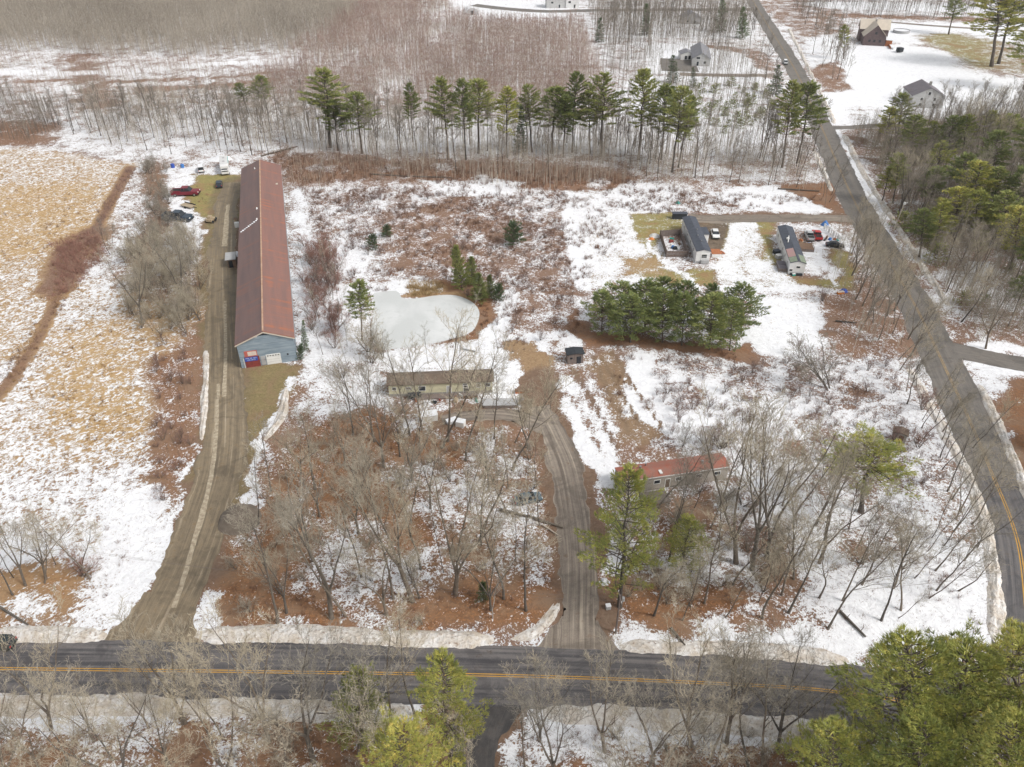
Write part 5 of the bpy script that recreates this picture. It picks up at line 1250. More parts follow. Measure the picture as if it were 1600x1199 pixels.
def pine(seed, H, cb, rmax, kind, tuft=0.42, wh=0.6, k=4, step=0.36, wr=0.27):
    rng = random.Random(seed); trunk, crown = TB(), TB(); p = Vector((0, 0, -0.2)); N_ = 10; off = []
    for i in range(N_ + 1): off.append(Vector((rng.gauss(0, 0.08) * i / 3, rng.gauss(0, 0.08) * i / 3, H * i / N_ - (0.2 if i == 0 else 0))))
    r0 = H * 0.0125
    for i in range(N_): trunk.tube(off[i], off[i + 1], r0 * (1 - 0.88 * i / N_) * (1.3 if i == 0 else 1), r0 * (1 - 0.88 * (i + 1) / N_), 8, 0)
    def at(z):
        f = min(max(z / H, 0), 0.999) * N_; i = int(f); return off[i].lerp(off[i + 1], f - i)
    z = H * cb; lob = [rng.uniform(0.7, 1.15) for _ in range(12)]
    while z < H - 0.3:
        t = (z - H * cb) / (H * (1 - cb))
        prof = {'white': (min(1, 0.55 + 1.6 * t) * (1 - t ** 2.2) ** 0.8), 'full': (1 - t ** 1.7) ** 0.85, 'spruce': (1 - t) ** 0.95}[kind]
        nb = 5 if kind != 'white' else rng.choice((3, 4, 5)); a0 = rng.uniform(0, 6.28); c0 = at(z)
        for b in range(nb):
            a = a0 + 6.283 * b / nb + rng.uniform(-0.4, 0.4); lb = lob[int(a / 6.283 * 6) % 6 + (6 if t > 0.5 else 0)]
            L = rmax * prof * lb * rng.uniform(0.8, 1.2) + 0.35; el = {'white': 0.10 + 0.55 * t, 'full': 0.12 + 0.6 * t, 'spruce': -0.1 + 0.5 * t}[kind] + rng.uniform(-.12, .12)
            if kind == 'white' and t < 0.25 and rng.random() < 0.35: continue
            d = Vector((math.cos(a) * math.cos(el), math.sin(a) * math.cos(el), math.sin(el))); sd_ = Vector((-math.sin(a), math.cos(a), 0))
            end = c0 + d * L + Vector((0, 0, 0.10 * L)); crown.tube(c0, end, 0.05 + L * 0.008, 0.015, 3, 1)
            n = max(2, int(L / step)); fs = 0.30 if kind == 'white' else 0.15
            for i in range(n):
                f = fs + (1 - fs) * (i + rng.random()) / n; q = c0.lerp(end, f); q.z += 0.06 * L * math.sin(f * 3)
                wd = 0.30 * L * (1.15 - f) + 0.12
                for j in range(3):
                    s = rng.uniform(-1, 1) * wd; c = q + sd_ * s + d * (abs(s) * 0.5) + Vector((0, 0, rng.uniform(-0.10, 0.12)))
                    for m in range(k):
                        dr = (d * rng.uniform(0.3, 1.2) + sd_ * rng.uniform(-0.75, 0.75) + Vector((0, 0, rng.uniform(-0.15, 0.85)))).normalized()
                        crown.spike(c, c + dr * tuft * rng.uniform(0.6, 1.2), tuft * wr, 0, rng)
        z += wh * rng.uniform(0.75, 1.3) * (0.7 if t > 0.8 else 1)
    for m in range(26): dr = (rv(rng, 0.5) + Vector((0, 0, 1))).normalized(); crown.spike(at(H - rng.uniform(0, 1.2)), at(H - 0.6) + dr * 0.9, 0.14, 0, rng)
    return trunk, crown
def pine_lib(key, seeds, H, cb, rmax, kind, mat, **kw):
    LIB[key] = []
    for s in seeds:
        tr, cr = pine(s, H, cb, rmax, kind, **kw); LIB[key].append((tb_mesh('trunk', tr, ['bark_dark']), tb_mesh('crown', cr, [mat, 'bark_dark']), H))
pine_lib('wpine', (1, 2, 3, 4), 24, 0.40, 4.6, 'white', 'needles', tuft=0.62, wh=0.75, k=5)
pine_lib('ypine', (5, 6), 24, 0.35, 4.6, 'white', 'needles_yellow', tuft=0.6, wh=0.75, k=5)
pine_lib('npine', (7, 8, 81), 24, 0.12, 5.0, 'white', 'needles_yellow', tuft=0.46, wh=0.8, k=10, step=0.26, wr=0.11)
pine_lib('toppine', (83,), 24, 0.50, 5.2, 'white', 'needles_yellow', tuft=0.46, wh=0.6, k=10, step=0.26, wr=0.11)
pine_lib('fullpine', (9, 10, 11), 15, 0.04, 5.0, 'full', 'needles', tuft=0.62, wh=0.6, k=6, step=0.42)
pine_lib('roundpine', (91, 92, 93), 15, 0.08, 5.2, 'white', 'needles_mid', tuft=0.6, wh=0.7, k=7, wr=0.2)
pine_lib('spruce', (16, 17), 12, 0.05, 2.6, 'spruce', 'needles_dark', tuft=0.42, wh=0.5)
pine_lib('evergreen_bush', (18, 19), 4, 0.02, 2.8, 'full', 'needles_dark', tuft=0.35, wh=0.32, k=5, step=0.3)

TREES = []
def plant(lib, p, h, rz, name, desc, wide=1.0, lean=(0, 0), var=None, label=None, group=None, cat='tree'):
    ms = LIB[lib][(var if var is not None else len(TREES)) % len(LIB[lib])]
    t = bpy.data.objects.new(name, None); COL.objects.link(t); t.empty_display_size = 0.5
    s = h / ms[2]; t.location = (p.x, p.y, 0); t.rotation_mode = 'ZYX'; t.rotation_euler = (-lean[1], lean[0], rz); t.scale = (s * wide, s * wide, s)
    for nm, me in (('trunk', ms[0]), ('crown', ms[1])):
        c = bpy.data.objects.new(nm, me); COL.objects.link(c); c.parent = t
    t['category'] = cat
    if group: t['group'] = group
    if label: t['label'] = label
    TREES.append((t, desc, label, p)); return t
rt = random.Random(2024)
def from_px(lib, b, tp, name, desc, wpx=None, rad=3.2, **kw):
    p = G(*b); h, lx = height_at(b[0], b[1], tp[0], tp[1]); wide = 1.0
    if wpx:
        dep = (Vector((p.x, p.y, h * 0.6)) - Vector((0, 0, CH))).dot(Vector((0, CP, -SP))); wide = (wpx * dep / F / 2) / (rad * h / LIB[lib][0][2])
    return plant(lib, p, h, rt.uniform(0, 6.28), name, desc, wide, (math.atan2(lx, h) * 0.9, 0), **kw)
# --- pines, one by one: base, top, crown width in the survey
for b, tp, w in (((516, 231), (508, 108), 52), ((528, 236), (521, 158), 30), ((566, 240), (555, 145), 40), ((645, 222), (640, 131), 22), ((701, 250), (689, 122), 38), ((728, 250), (722, 125), 32),
                 ((748, 240), (747, 125), 44), ((831, 238), (822, 134), 30), ((862, 240), (869, 136), 56), ((880, 246), (884, 150), 34), ((894, 238), (900, 114), 32), ((939, 245), (944, 116), 46), ((922, 240), (918, 140), 30),
                 ((998, 250), (1005, 110), 46), ((1033, 250), (1042, 134), 38), ((1050, 269), (1068, 138), 44), ((1060, 262), (1082, 150), 30), ((410, 178), (408, 118), 30), ((388, 178), (372, 130), 20)):
    from_px('wpine', b, tp, 'pine_tree', 'tall white pine', w, group='pines standing in the treeline behind the meadow')
from_px('ypine', (792, 247), (792, 137), 'pine_tree', 'yellowish pine', 34, var=0, label='yellow-green pine, the most yellow one in the treeline behind the meadow', group='pines standing in the treeline behind the meadow')
from_px('spruce', (814, 240), (815, 166), 'spruce_tree', 'narrow dark spruce', 24, rad=2.6)
for b, tp, w in (((1222, 262), (1240, 128), 38), ((1246, 255), (1268, 131), 44)): from_px('wpine', b, tp, 'pine_tree', 'tall pine', w)
for b, tp, w in (((1212, 148), (1216, 102), 24), ((1052, 130), (1050, 86), 24), ((1083, 136), (1083, 105), 13), ((1160, 60), (1160, 10), 22), ((1124, 50), (1130, -4), 22), ((1010, 55), (1010, 6), 20), ((936, 66), (938, 28), 16), ((1243, 190), (1240, 150), 14)):
    from_px('spruce', b, tp, 'spruce_tree', 'dark conifer', w, rad=2.6)
for b, tp, w in (((1549, 104), (1566, -40), 60), ((1560, 100), (1592, -30), 50), ((1482, 54), (1494, -6), 26), ((1318, 92), (1319, 38), 16), ((1600, 140), (1625, 20), 50), ((1400, 225), (1412, 146), 34), ((1382, 232), (1392, 168), 26),
                 ((1455, 262), (1458, 188), 22), ((1478, 262), (1488, 182), 34), ((1500, 262), (1512, 178), 26), ((1462, 290), (1470, 222), 34), ((1395, 318), (1405, 240), 26), ((1378, 316), (1392, 262), 24),
                 ((1515, 350), (1530, 252), 46), ((1545, 350), (1560, 262), 40), ((1488, 380), (1500, 292), 44), ((1520, 382), (1530, 296), 44), ((1436, 404), (1444, 326), 36), ((1460, 400), (1472, 316), 34), ((1580, 420), (1592, 322), 50),
                 ((1610, 300), (1620, 190), 50), ((1575, 240), (1580, 178), 40), ((1540, 230), (1550, 172), 26), ((1600, 500), (1612, 420), 40)):
    from_px('ypine' if len(TREES) % 3 else 'wpine', b, tp, 'pine_tree', 'pine', w, group='pines in the right woods')
for b, tp, w in (((940, 522), (942, 456), 46), ((968, 505), (972, 442), 46), ((985, 535), (984, 462), 52), ((1008, 512), (1008, 440), 46), ((1035, 535), (1034, 452), 48), ((1036, 500), (1034, 434), 40), ((1065, 540), (1068, 460), 46),
                 ((1075, 505), (1070, 440), 40), ((1108, 546), (1112, 462), 50), ((1112, 510), (1112, 444), 38), ((1140, 548), (1144, 468), 46), ((1158, 520), (1158, 446), 44)):
    from_px('roundpine', b, tp, 'pine_tree', 'bushy dark pine of the cluster', w * rt.uniform(1.1, 1.5), rad=4.6, group='dense pine cluster right of the black-roofed shed')
for b, tp, w in (((722, 452), (710, 384), 34), ((738, 446), (736, 402), 26), ((752, 470), (746, 428), 34), ((768, 462), (764, 430), 20)): from_px('fullpine', b, tp, 'pine_tree', 'bushy pine', w, rad=5.2)
from_px('evergreen_bush', (779, 470), (779, 446), 'evergreen_bush', 'round dark evergreen', 20, 2.8)
from_px('wpine', (566, 532), (562, 440), 'pine_tree', 'thin drooping pine', 36)
for b, tp, w, d in (((604, 370), (604, 353), 19, 'round dark evergreen bush'), ((582, 390), (582, 368), 22, 'round dark evergreen bush'), ((803, 382), (803, 350), 36, 'broad dark evergreen bush'), ((755, 938), (755, 914), 24, 'low green evergreen seedling')):
    from_px('evergreen_bush', b, tp, 'evergreen_bush', d, w, 2.8, cat='bush')
from_px('npine', (968, 948), (986, 730), 'pine_tree', 'pine', 84, var=1, label='tall yellow-green pine between the dirt drive and the rust-roofed trailer')
from_px('npine', (1062, 906), (1080, 808), 'pine_tree', 'pine', 50, var=1, label='smaller yellow-green pine right of the tallest pine by the dirt drive')
from_px('toppine', (1345, 800), (1358, 692), 'pine_tree', 'pine', 92, var=0, label='yellow-green pine with a bushy top in the right grove')
from_px('npine', (704, 1196), (690, 1022), 'pine_tree', 'pine', 86, var=0, label='tall yellow-green pine rising over the road left of the wet drive')
from_px('npine', (568, 1168), (560, 1046), 'pine_tree', 'thin pine', 66, var=1, label='thin pale green pine on the near side of the road, left of the tallest there')
from_px('npine', (640, 1290), (622, 1136), 'pine_tree', 'pine', 110, var=1, label='yellow-green pine top at the bottom edge left of the wet drive')
from_px('npine', (1412, 1225), (1400, 985), 'pine_tree', 'pine', 150, var=0, label='left of the large bright pines hiding the road junction at lower right', group='large pines at the lower right corner')
from_px('npine', (1500, 1215), (1492, 1000), 'pine_tree', 'pine', 150, var=1, label='middle one of the large bright pines hiding the road junction at lower right', group='large pines at the lower right corner')
from_px('npine', (1585, 1220), (1575, 992), 'pine_tree', 'pine', 150, var=0, label='right of the large bright pines, at the lower right corner beside the curve', group='large pines at the lower right corner')
from_px('npine', (1290, 1290), (1296, 1140), 'pine_tree', 'pine', 110, var=1, label='small bright pine top at the bottom edge left of the large pines', group='large pines at the lower right corner')
from_px('npine', (1440, 1300), (1420, 1120), 'pine_tree', 'pine', 130, var=1, label='low bright pine crown at the bottom edge in front of the large pines', group='large pines at the lower right corner')
from_px('npine', (1590, 1310), (1570, 1110), 'pine_tree', 'pine', 130, var=0, label='bright pine crown filling the bottom right corner', group='large pines at the lower right corner')
from_px('spruce', (1650, 700), (1610, 588), 'spruce_tree', 'dark spruce at the right edge', 60, 2.6)
from_px('spruce', (476, 548), (474, 500), 'spruce_tree', 'narrow green spruce', 14, 2.6)
from_px('evergreen_bush', (468, 562), (470, 540), 'evergreen_bush', 'green bush', 14, 2.8, cat='bush')
from_px('wpine', (155, 20), (152, -14), 'pine_tree', 'far green pine', 26)

# --- bare trees read one by one in the survey
def B(lib, name, desc, *items, **kw):
    for it in items: from_px(lib, it[0], it[1], name, desc, **kw)
B('maple', 'bare_tree', 'big spreading bare tree', ((518, 966), (487, 752)), ((645, 940), (578, 735)), ((600, 730), (585, 590)), ((448, 958), (425, 850)), ((585, 690), (548, 560)), ((712, 930), (730, 730)),
  ((540, 729), (535, 640)), ((767, 954), (760, 850)), ((222, 505), (205, 385)), ((285, 475), (272, 370)), ((1198, 872), (1222, 660)), ((40, 915), (18, 810)), ((72, 905), (50, 800)), ((1540, 545), (1560, 440)),
  ((1280, 880), (1330, 730)), ((1150, 880), (1140, 650)), ((1175, 890), (1225, 680)))
B('forest', 'bare_tree', 'tall bare tree', ((434, 974), (398, 790)), ((541, 963), (520, 800)), ((615, 936), (600, 770)), ((655, 934), (648, 800)), ((787, 936), (785, 780)), ((822, 954), (812, 780)), ((747, 850), (733, 690)),
  ((751, 852), (745, 705)), ((709, 925), (700, 790)), ((1191, 966), (1216, 800)), ((1232, 958), (1320, 800)), ((1294, 983), (1405, 850)), ((1377, 970), (1440, 830)), ((1408, 954), (1475, 830)), ((1404, 966), (1490, 920)),
  ((1396, 919), (1430, 800)), ((1280, 934), (1310, 810)), ((1221, 930), (1255, 790)), ((1463, 923), (1500, 820)), ((1487, 781), (1545, 690)), ((1480, 768), (1520, 660)), ((1494, 812), (1550, 720)), ((1416, 612), (1432, 545)),
  ((1431, 606), (1452, 548)), ((1440, 669), (1472, 600)), ((1469, 715), (1505, 630)), ((1478, 716), (1512, 650)), ((1500, 800), (1560, 700)), ((1520, 700), (1545, 610)), ((140, 905), (84, 790)), ((70, 912), (85, 820)), ((125, 900), (100, 810)), ((20, 930), (-20, 830)),
  ((800, 735), (800, 560)), ((728, 720), (735, 540)), ((640, 680), (600, 540)), ((690, 700), (700, 520)), ((700, 690), (715, 500)), ((825, 700), (840, 570)), ((860, 640), (862, 590)), ((660, 672), (640, 530)))
B('birch', 'birch_tree', 'pale-barked bare birch', ((722, 450), (722, 382)), ((738, 492), (745, 450)), ((778, 286), (772, 225)), ((660, 292), (655, 232)), ((745, 280), (742, 215)), ((750, 280), (738, 222)), ((860, 296), (862, 228)), ((820, 298), (825, 232)),
  ((1330, 560), (1335, 490)), ((534, 500), (540, 440)), ((500, 300), (495, 240)), ((810, 300), (806, 240)), ((770, 966), (760, 880)))
# near side of the road; their crowns reach over the asphalt
B('maple', 'bare_tree', 'spreading bare tree on the near side of the road', ((290, 1130), (235, 985)), ((420, 1160), (360, 990)), ((490, 1190), (445, 1000)), ((80, 1140), (50, 1000)), ((1080, 1165), (1050, 1000)), ((1135, 1160), (1150, 1010)), ((1215, 1170), (1235, 1030)), ((945, 1175), (925, 1040)),
  ((360, 1230), (330, 1080)), ((200, 1250), (150, 1090)), ((870, 1235), (860, 1090)), ((1030, 1250), (1020, 1110)), ((20, 1240), (-20, 1080)), ((120, 1300), (90, 1150)), ((610, 1240), (590, 1090)))
B('forest', 'bare_tree', 'slender bare tree on the near side of the road', ((285, 1132), (260, 1010)), ((612, 1130), (600, 980)), ((650, 1120), (655, 985)), ((560, 1180), (545, 1010)), ((1110, 1190), (1100, 1040)), ((1190, 1200), (1200, 1050)), ((820, 1200), (805, 1090)), ((1170, 1200), (1165, 1050)),
  ((450, 1240), (420, 1090)), ((740, 1260), (738, 1130)), ((950, 1270), (945, 1130)), ((270, 1250), (250, 1110)))
B('greybush', 'bare_bush', 'multi-stemmed grey bush', ((1297, 609), (1280, 530)), ((1125, 700), (1130, 650)), ((1065, 698), (1060, 665)), ((1345, 880), (1350, 840)), ((600, 560), (598, 520)), cat='bush')
for it in ((1100, 694), (1118, 690), (1130, 700), (1145, 845), (1168, 860), (1160, 790), (500, 420), (490, 440), (512, 450), (500, 470), (520, 430), (535, 590), (420, 560), (130, 900), (1398, 690), (1435, 700), (1285, 470), (1090, 770), (1250, 560), (1440, 640)):
    p = G(*it); plant('bush', p, rt.uniform(3.2, 5.0), rt.uniform(0, 6), 'bare_bush', 'red-brown bare bush', 1.1, cat='bush')
# --- filling the groves
def inside(poly, n, seed, mind=2.2, road=1.5, clear=True, pts=None, tries=60):
    rng = random.Random(seed); W = wpoly(poly); xs = [p[0] for p in W]; ys = [p[1] for p in W]; out = [] if pts is None else pts; k = 0; got = []
    c = np.array([(rng.uniform(min(xs), max(xs)), rng.uniform(min(ys), max(ys))) for _ in range(n * tries)]); ok = sdist(c[:, 0], c[:, 1], W) > 0
    for x, y in c[ok]:
        if len(got) >= n: break
        if any((x - a) ** 2 + (y - b) ** 2 < mind * mind for a, b in out): continue
        if clear and blocked(x, y, road): continue
        out.append((x, y)); got.append((x, y))
    return got
POND_W = wpoly(POND)
def blocked(x, y, road):
    for fx, fy, a, hw, hl in FOOT:
        dx, dy = x - fx, y - fy; u = dx * math.cos(a) + dy * math.sin(a); v = -dx * math.sin(a) + dy * math.cos(a)
        if abs(u) < hw and abs(v) < hl: return True
    if sdist(np.array([x]), np.array([y]), POND_W)[0] > -0.5: return True
    return near_road(x, y, road)
TAKEN = [(t[3].x, t[3].y) for t in TREES]
def grove(poly, n, seed, libs, h, desc, name='bare_tree', lean=(0, 0), mind=2.6, road=1.5, group=None, cat='tree', wide=(0.85, 1.15)):
    rng = random.Random(seed + 5)
    for x, y in inside(poly, n, seed, mind, road, pts=TAKEN):
        plant(rng.choice(libs), Vector((x, y, 0)), rng.uniform(*h), rng.uniform(0, 6.28), name, desc, rng.uniform(*wide), (lean[0] + rng.gauss(0, 0.035), rng.gauss(0, 0.035)), group=group, cat=cat, var=rng.randint(0, 9))
CG = [(400, 800), (470, 700), (560, 640), (650, 660), (820, 690), (870, 790), (878, 920), (800, 975), (400, 975)]
grove(CG, 34, 1, ('maple', 'forest', 'forest', 'slim'), (10, 18), 'bare tree in the leafy grove', group='bare trees in the leafy grove')
grove([(960, 880), (1010, 790), (1150, 775), (1330, 800), (1380, 900), (1330, 950), (1200, 970), (960, 975)], 30, 2, ('forest', 'forest', 'slim'), (12, 19), 'bare tree in the right grove', lean=(0.10, 0), group='bare trees in the right grove')
grove([(1400, 560), (1440, 570), (1540, 790), (1550, 900), (1460, 960), (1400, 900), (1480, 800), (1420, 680)], 22, 3, ('forest', 'slim'), (9, 14), 'bare tree in the row inside the road bend', lean=(0.22, 0), mind=2.0, group='bare trees inside the road bend')
grove([(1350, 210), (1440, 200), (1640, 190), (1700, 520), (1520, 530), (1450, 440), (1400, 350)], 30, 5, ('far', 'maple', 'forest'), (13, 19), 'bare tree in the right woods', mind=4, group='bare trees in the right woods')
grove([(1600, 600), (1760, 640), (1800, 900), (1660, 900)], 8, 51, ('maple', 'forest'), (14, 20), 'bare tree right of the road bend', mind=4, group='bare trees in the right woods')
grove([(1310, 440), (1400, 430), (1440, 560), (1340, 560)], 10, 6, ('forest', 'slim'), (9, 14), 'bare tree left of the side road', lean=(0.1, 0), group='bare trees left of the side road')
grove([(1270, 235), (1300, 240), (1320, 330), (1290, 335)], 8, 7, ('farslim',), (8, 12), 'slim bare tree left of the side road', lean=(0.12, 0), group='bare trees left of the side road')
grove([(470, 400), (520, 420), (545, 530), (560, 640), (500, 640), (480, 560)], 16, 8, ('slim', 'farslim'), (6, 11), 'slim bare tree between the barn and the pond', mind=1.8)
grove([(190, 420), (310, 400), (320, 470), (240, 510)], 7, 9, ('slim', 'forest'), (7, 12), 'bare tree left of the gravel drive', road=0.5)
grove([(-60, 880), (130, 880), (110, 940), (-60, 950)], 7, 12, ('forest', 'slim'), (9, 14), 'bare tree at the lower left corner')
grove([(540, 545), (780, 545), (790, 570), (560, 575)], 7, 13, ('slim', 'greybush'), (5, 10), 'slim bare tree between the pond and the cream house', mind=2)
grove([(-60, 1110), (1350, 1150), (1350, 1260), (-60, 1230)], 20, 14, ('forest', 'maple'), (10, 15), 'bare tree on the near side of the road', mind=3, road=2.5, group='bare trees on the near side of the road')
N_BARE = sum(1 for t in TREES if t[0].name.startswith('bare_tree')); print('bare trees', N_BARE, 'all', len(TREES))

grove([(1330, 370), (1395, 400), (1455, 560), (1400, 560), (1330, 460)], 26, 61, ('maple', 'forest'), (10, 15), 'bare tree left of the side road', lean=(0.12, 0), mind=3, road=0.5, group='bare trees left of the side road')
for b, tp, w in (((1545, 300), (1560, 205), 40), ((1500, 330), (1512, 240), 44), ((1590, 360), (1600, 262), 56), ((1450, 335), (1460, 262), 36), ((1560, 385), (1572, 300), 50), ((1420, 260), (1430, 180), 36), ((1622, 450), (1630, 350), 56)):
    from_px('wpine', b, tp, 'pine_tree', 'full green pine', w, group='pines in the right woods')
# labels: every tree is named from the thing it stands nearest to
LAND = [('frozen pond', 665, 500), ('red-roofed barn', 420, 575), ('far end of the barn', 405, 285), ('cream house', 690, 610), ('rust-roofed trailer', 1050, 750), ('dirt mound', 374, 806), ('abandoned blue car', 825, 783),
        ('mouth of the dirt drive', 906, 1000), ('mouth of the gravel drive', 235, 1000), ('fenced pen', 1052, 385), ('patched-roof trailer', 1237, 410), ('black-roofed shed', 898, 560), ('small grey shed', 1406, 684), ('pale grey house', 1095, 105),
        ('white gabled house', 1450, 165), ('tan-roofed house', 1365, 70), ('paved side street', 1540, 556), ('pine cluster', 1050, 540), ('wet drive at the bottom', 745, 1130), ('road bend at right', 1590, 900), ('pale utility pole', 1396, 362),
        ('log line', 640, 276), ('maroon pickup', 291, 305), ('black car', 1304, 386), ('fallen trunk on snow', 1335, 980), ('motorhome', 349, 270), ('left plowed bank', 60, 995), ('silver car on the road', 1227, 100), ('far warehouse', 868, 12)]
ORD = 'nearest second-nearest third-nearest fourth-nearest fifth-nearest sixth-nearest seventh-nearest eighth-nearest ninth-nearest tenth-nearest'.split()
def ordn(i):
    w = 'zeroth first second third fourth fifth sixth seventh eighth ninth tenth eleventh twelfth thirteenth fourteenth fifteenth sixteenth seventeenth eighteenth nineteenth twentieth'.split()
    if i == 1: return 'nearest'
    if i <= 20: return w[i] + '-nearest'
    tens = {2: 'twenty', 3: 'thirty', 4: 'forty', 5: 'fifty', 6: 'sixty', 7: 'seventy'}[i // 10]
    return (tens + '-' + w[i % 10] if i % 10 else tens[:-1] + 'ieth') + '-nearest'
def auto_labels():
    G_ = {}
    for t, desc, lab, p in TREES:
        if lab: continue
        px, py = to_px(p.x, p.y); best = min(LAND, key=lambda l: (G(l[1], l[2]) - p).length); q = G(best[1], best[2]); dx, dy = p.x - q.x, p.y - q.y
        w = ('right of' if dx > 0 else 'left of') if abs(dx) > abs(dy) else ('beyond' if dy > 0 else 'in front of')
        G_.setdefault((desc.split(' in the ')[0].split(' on the ')[0].split(' left of ')[0].split(' between ')[0].split(' behind ')[0].split(' at the ')[0].split(' inside ')[0].split(' right of ')[0], w, best[0]), []).append(((q - p).length, t))
    for (d, w, l), ts in G_.items():
        ts.sort(key=lambda a: a[0])
        for i, (_, t) in enumerate(ts): t['label'] = '%s %s the %s%s' % (d, w, l, '' if len(ts) == 1 else ', %s to it' % ordn(i + 1))
auto_labels()

# ------------------------------------------------------------------ uncountable growth: sapling woods, brush, grass
def stem_variant(seed, h, n_tw, w, spread, tl):
    rng = random.Random(seed); tb = TB(); top = Vector((rng.gauss(0, .04) * h, rng.gauss(0, .04) * h, h)); b = Vector((0, 0, -0.1))
    tb.tube(b, top, w, w * 0.35, 3, 0)
    for k in range(n_tw):
        f = rng.uniform(0.42, 1.0); q = b.lerp(top, f); a = rng.uniform(0, 6.28); L = tl * rng.uniform(0.6, 1.2) * (1.25 - f * 0.7)
        e = q + Vector((math.cos(a) * spread, math.sin(a) * spread, rng.uniform(0.5, 1.1))).normalized() * L; tb.spike(q, e, w * 0.8, 1, rng)
        for j in range(2): m = q.lerp(e, rng.uniform(0.3, 0.8)); tb.spike(m, m + (rv(rng, 0.5) + Vector((0, 0, 0.6))).normalized() * L * 0.5, w * 0.55, 1, rng)
    return tb.arr()
def tuft_variant(seed, n, h, w, spread, m=0):
    rng = random.Random(seed); tb = TB()
    for k in range(n):
        a = rng.uniform(0, 6.28); s = rng.uniform(0.1, spread); b = Vector((math.cos(a) * s * 0.4, math.sin(a) * s * 0.4, -0.03))
        e = b + Vector((math.cos(a) * s, math.sin(a) * s, h * rng.uniform(0.5, 1))); tb.spike(b, e, w, m, rng)
        if spread > 0.5:
            for j in range(2): q = b.lerp(e, rng.uniform(0.3, 0.8)); tb.spike(q, q + (rv(rng, 0.6) + Vector((0, 0, 0.5))).normalized() * h * 0.4, w * 0.7, m, rng)
    return tb.arr()
def scatter(name, variants, pts, smin, smax, mats, label, seed=0, patch=None):
    rs = np.random.RandomState(seed); pts = np.asarray(pts, float)
    if len(pts) == 0: return None
    if patch:
        f = fbm(pts[:, 0] / patch[0], pts[:, 1] / patch[0], seed + 3); pts = pts[f > patch[1]]
    which = rs.randint(0, len(variants), len(pts)); VV = []; TT = []; MM = []; o = 0
    for vi, (V, T, M) in enumerate(variants):
        P = pts[which == vi]; n = len(P)
        if n == 0: continue
        a = rs.uniform(0, 6.283, n); s = rs.uniform(smin, smax, n); ca, sa = np.cos(a) * s, np.sin(a) * s
        x = V[None, :, 0] * ca[:, None] - V[None, :, 1] * sa[:, None] + P[:, 0, None]; y = V[None, :, 0] * sa[:, None] + V[None, :, 1] * ca[:, None] + P[:, 1, None]; z = V[None, :, 2] * s[:, None]
        VV.append(np.stack([x, y, z], -1).reshape(-1, 3)); TT.append((T[None] + (np.arange(n) * len(V))[:, None, None] + o).reshape(-1, 3)); MM.append(np.tile(M, n)); o += n * len(V)
    print(name, len(pts), sum(len(t) for t in TT))
    ob = np_mesh(name, np.concatenate(VV), np.concatenate(TT), mats, np.concatenate(MM)); return tag(ob, label, kind='stuff')
ROADPTS = np.concatenate([np.array(P)[::2] for P, hw in ROADS]); ROADHW = np.concatenate([np.full(len(P[::2]), hw) for P, hw in ROADS])
def area(poly, per, seed, road=1.0, extra=(), edge=2.0):
    W = wpoly(poly); xs = [p[0] for p in W]; ys = [p[1] for p in W]; rs = np.random.RandomState(seed); A_ = (max(xs) - min(xs)) * (max(ys) - min(ys)); n = int(A_ * per)
    c = np.stack([rs.uniform(min(xs), max(xs), n), rs.uniform(min(ys), max(ys), n)], -1); jx = (fbm(c[:, 0] / 18, c[:, 1] / 18, seed + 40) - 0.5) * edge * 3; jy = (fbm(c[:, 0] / 18, c[:, 1] / 18, seed + 60) - 0.5) * edge * 3
    c = c[sdist(c[:, 0] + jx, c[:, 1] + jy, W) > rs.uniform(-0.5, 1, n) * edge]
    keep = np.ones(len(c), bool)
    for fx, fy, a, hw, hl in FOOT:
        dx, dy = c[:, 0] - fx, c[:, 1] - fy; u = dx * math.cos(a) + dy * math.sin(a); v = -dx * math.sin(a) + dy * math.cos(a); keep &= ~((abs(u) < hw) & (abs(v) < hl))
    keep &= sdist(c[:, 0], c[:, 1], POND_W) < -0.3
    for i in range(0, len(ROADPTS)):
        q = ROADPTS[i]
        if min(xs) - 9 < q[0] < max(xs) + 9 and min(ys) - 9 < q[1] < max(ys) + 9: keep &= (c[:, 0] - q[0]) ** 2 + (c[:, 1] - q[1]) ** 2 > (ROADHW[i] + road) ** 2
    for e in extra: keep &= sdist(c[:, 0], c[:, 1], wpoly(e)) < 0
    return c[keep]
S_grey = [stem_variant(s, 12, 16, 0.085, 0.6, 2.2) for s in (1, 2, 3, 4, 5)]
S_red = [stem_variant(s, 6.5, 14, 0.055, 0.55, 1.5) for s in (6, 7, 8, 9)]
S_mid = [stem_variant(s, 9, 16, 0.06, 0.6, 1.8) for s in (10, 11, 12)]
scatter('bare_woodland', S_grey, area([(-260, -60), (520, -60), (560, 30), (480, 84), (330, 92), (150, 92), (60, 84), (-260, 84)], 0.34, 1, edge=16), 0.75, 1.25, ['sapling_stem', 'sapling_grey'], 'grey leafless woodland filling the far upper left', 1)
scatter('bare_woodland', S_grey, area([(-260, 140), (30, 150), (90, 200), (60, 222), (-260, 232)], 0.3, 2, edge=6), 0.5, 0.9, ['bark', 'sapling_grey'], 'dark leafless thicket behind the left field', 2)
scatter('sapling_thicket', S_red, area([(450, 80), (520, 20), (520, -60), (700, -60), (690, 30), (910, 40), (930, 100), (960, 180), (800, 190), (560, 180), (400, 170), (430, 120), (520, 100)], 0.62, 3, edge=14), 0.6, 1.4, ['sapling_stem', 'sapling_red'], 'reddish-brown sapling thicket in the middle distance', 3, (26, 0.30))
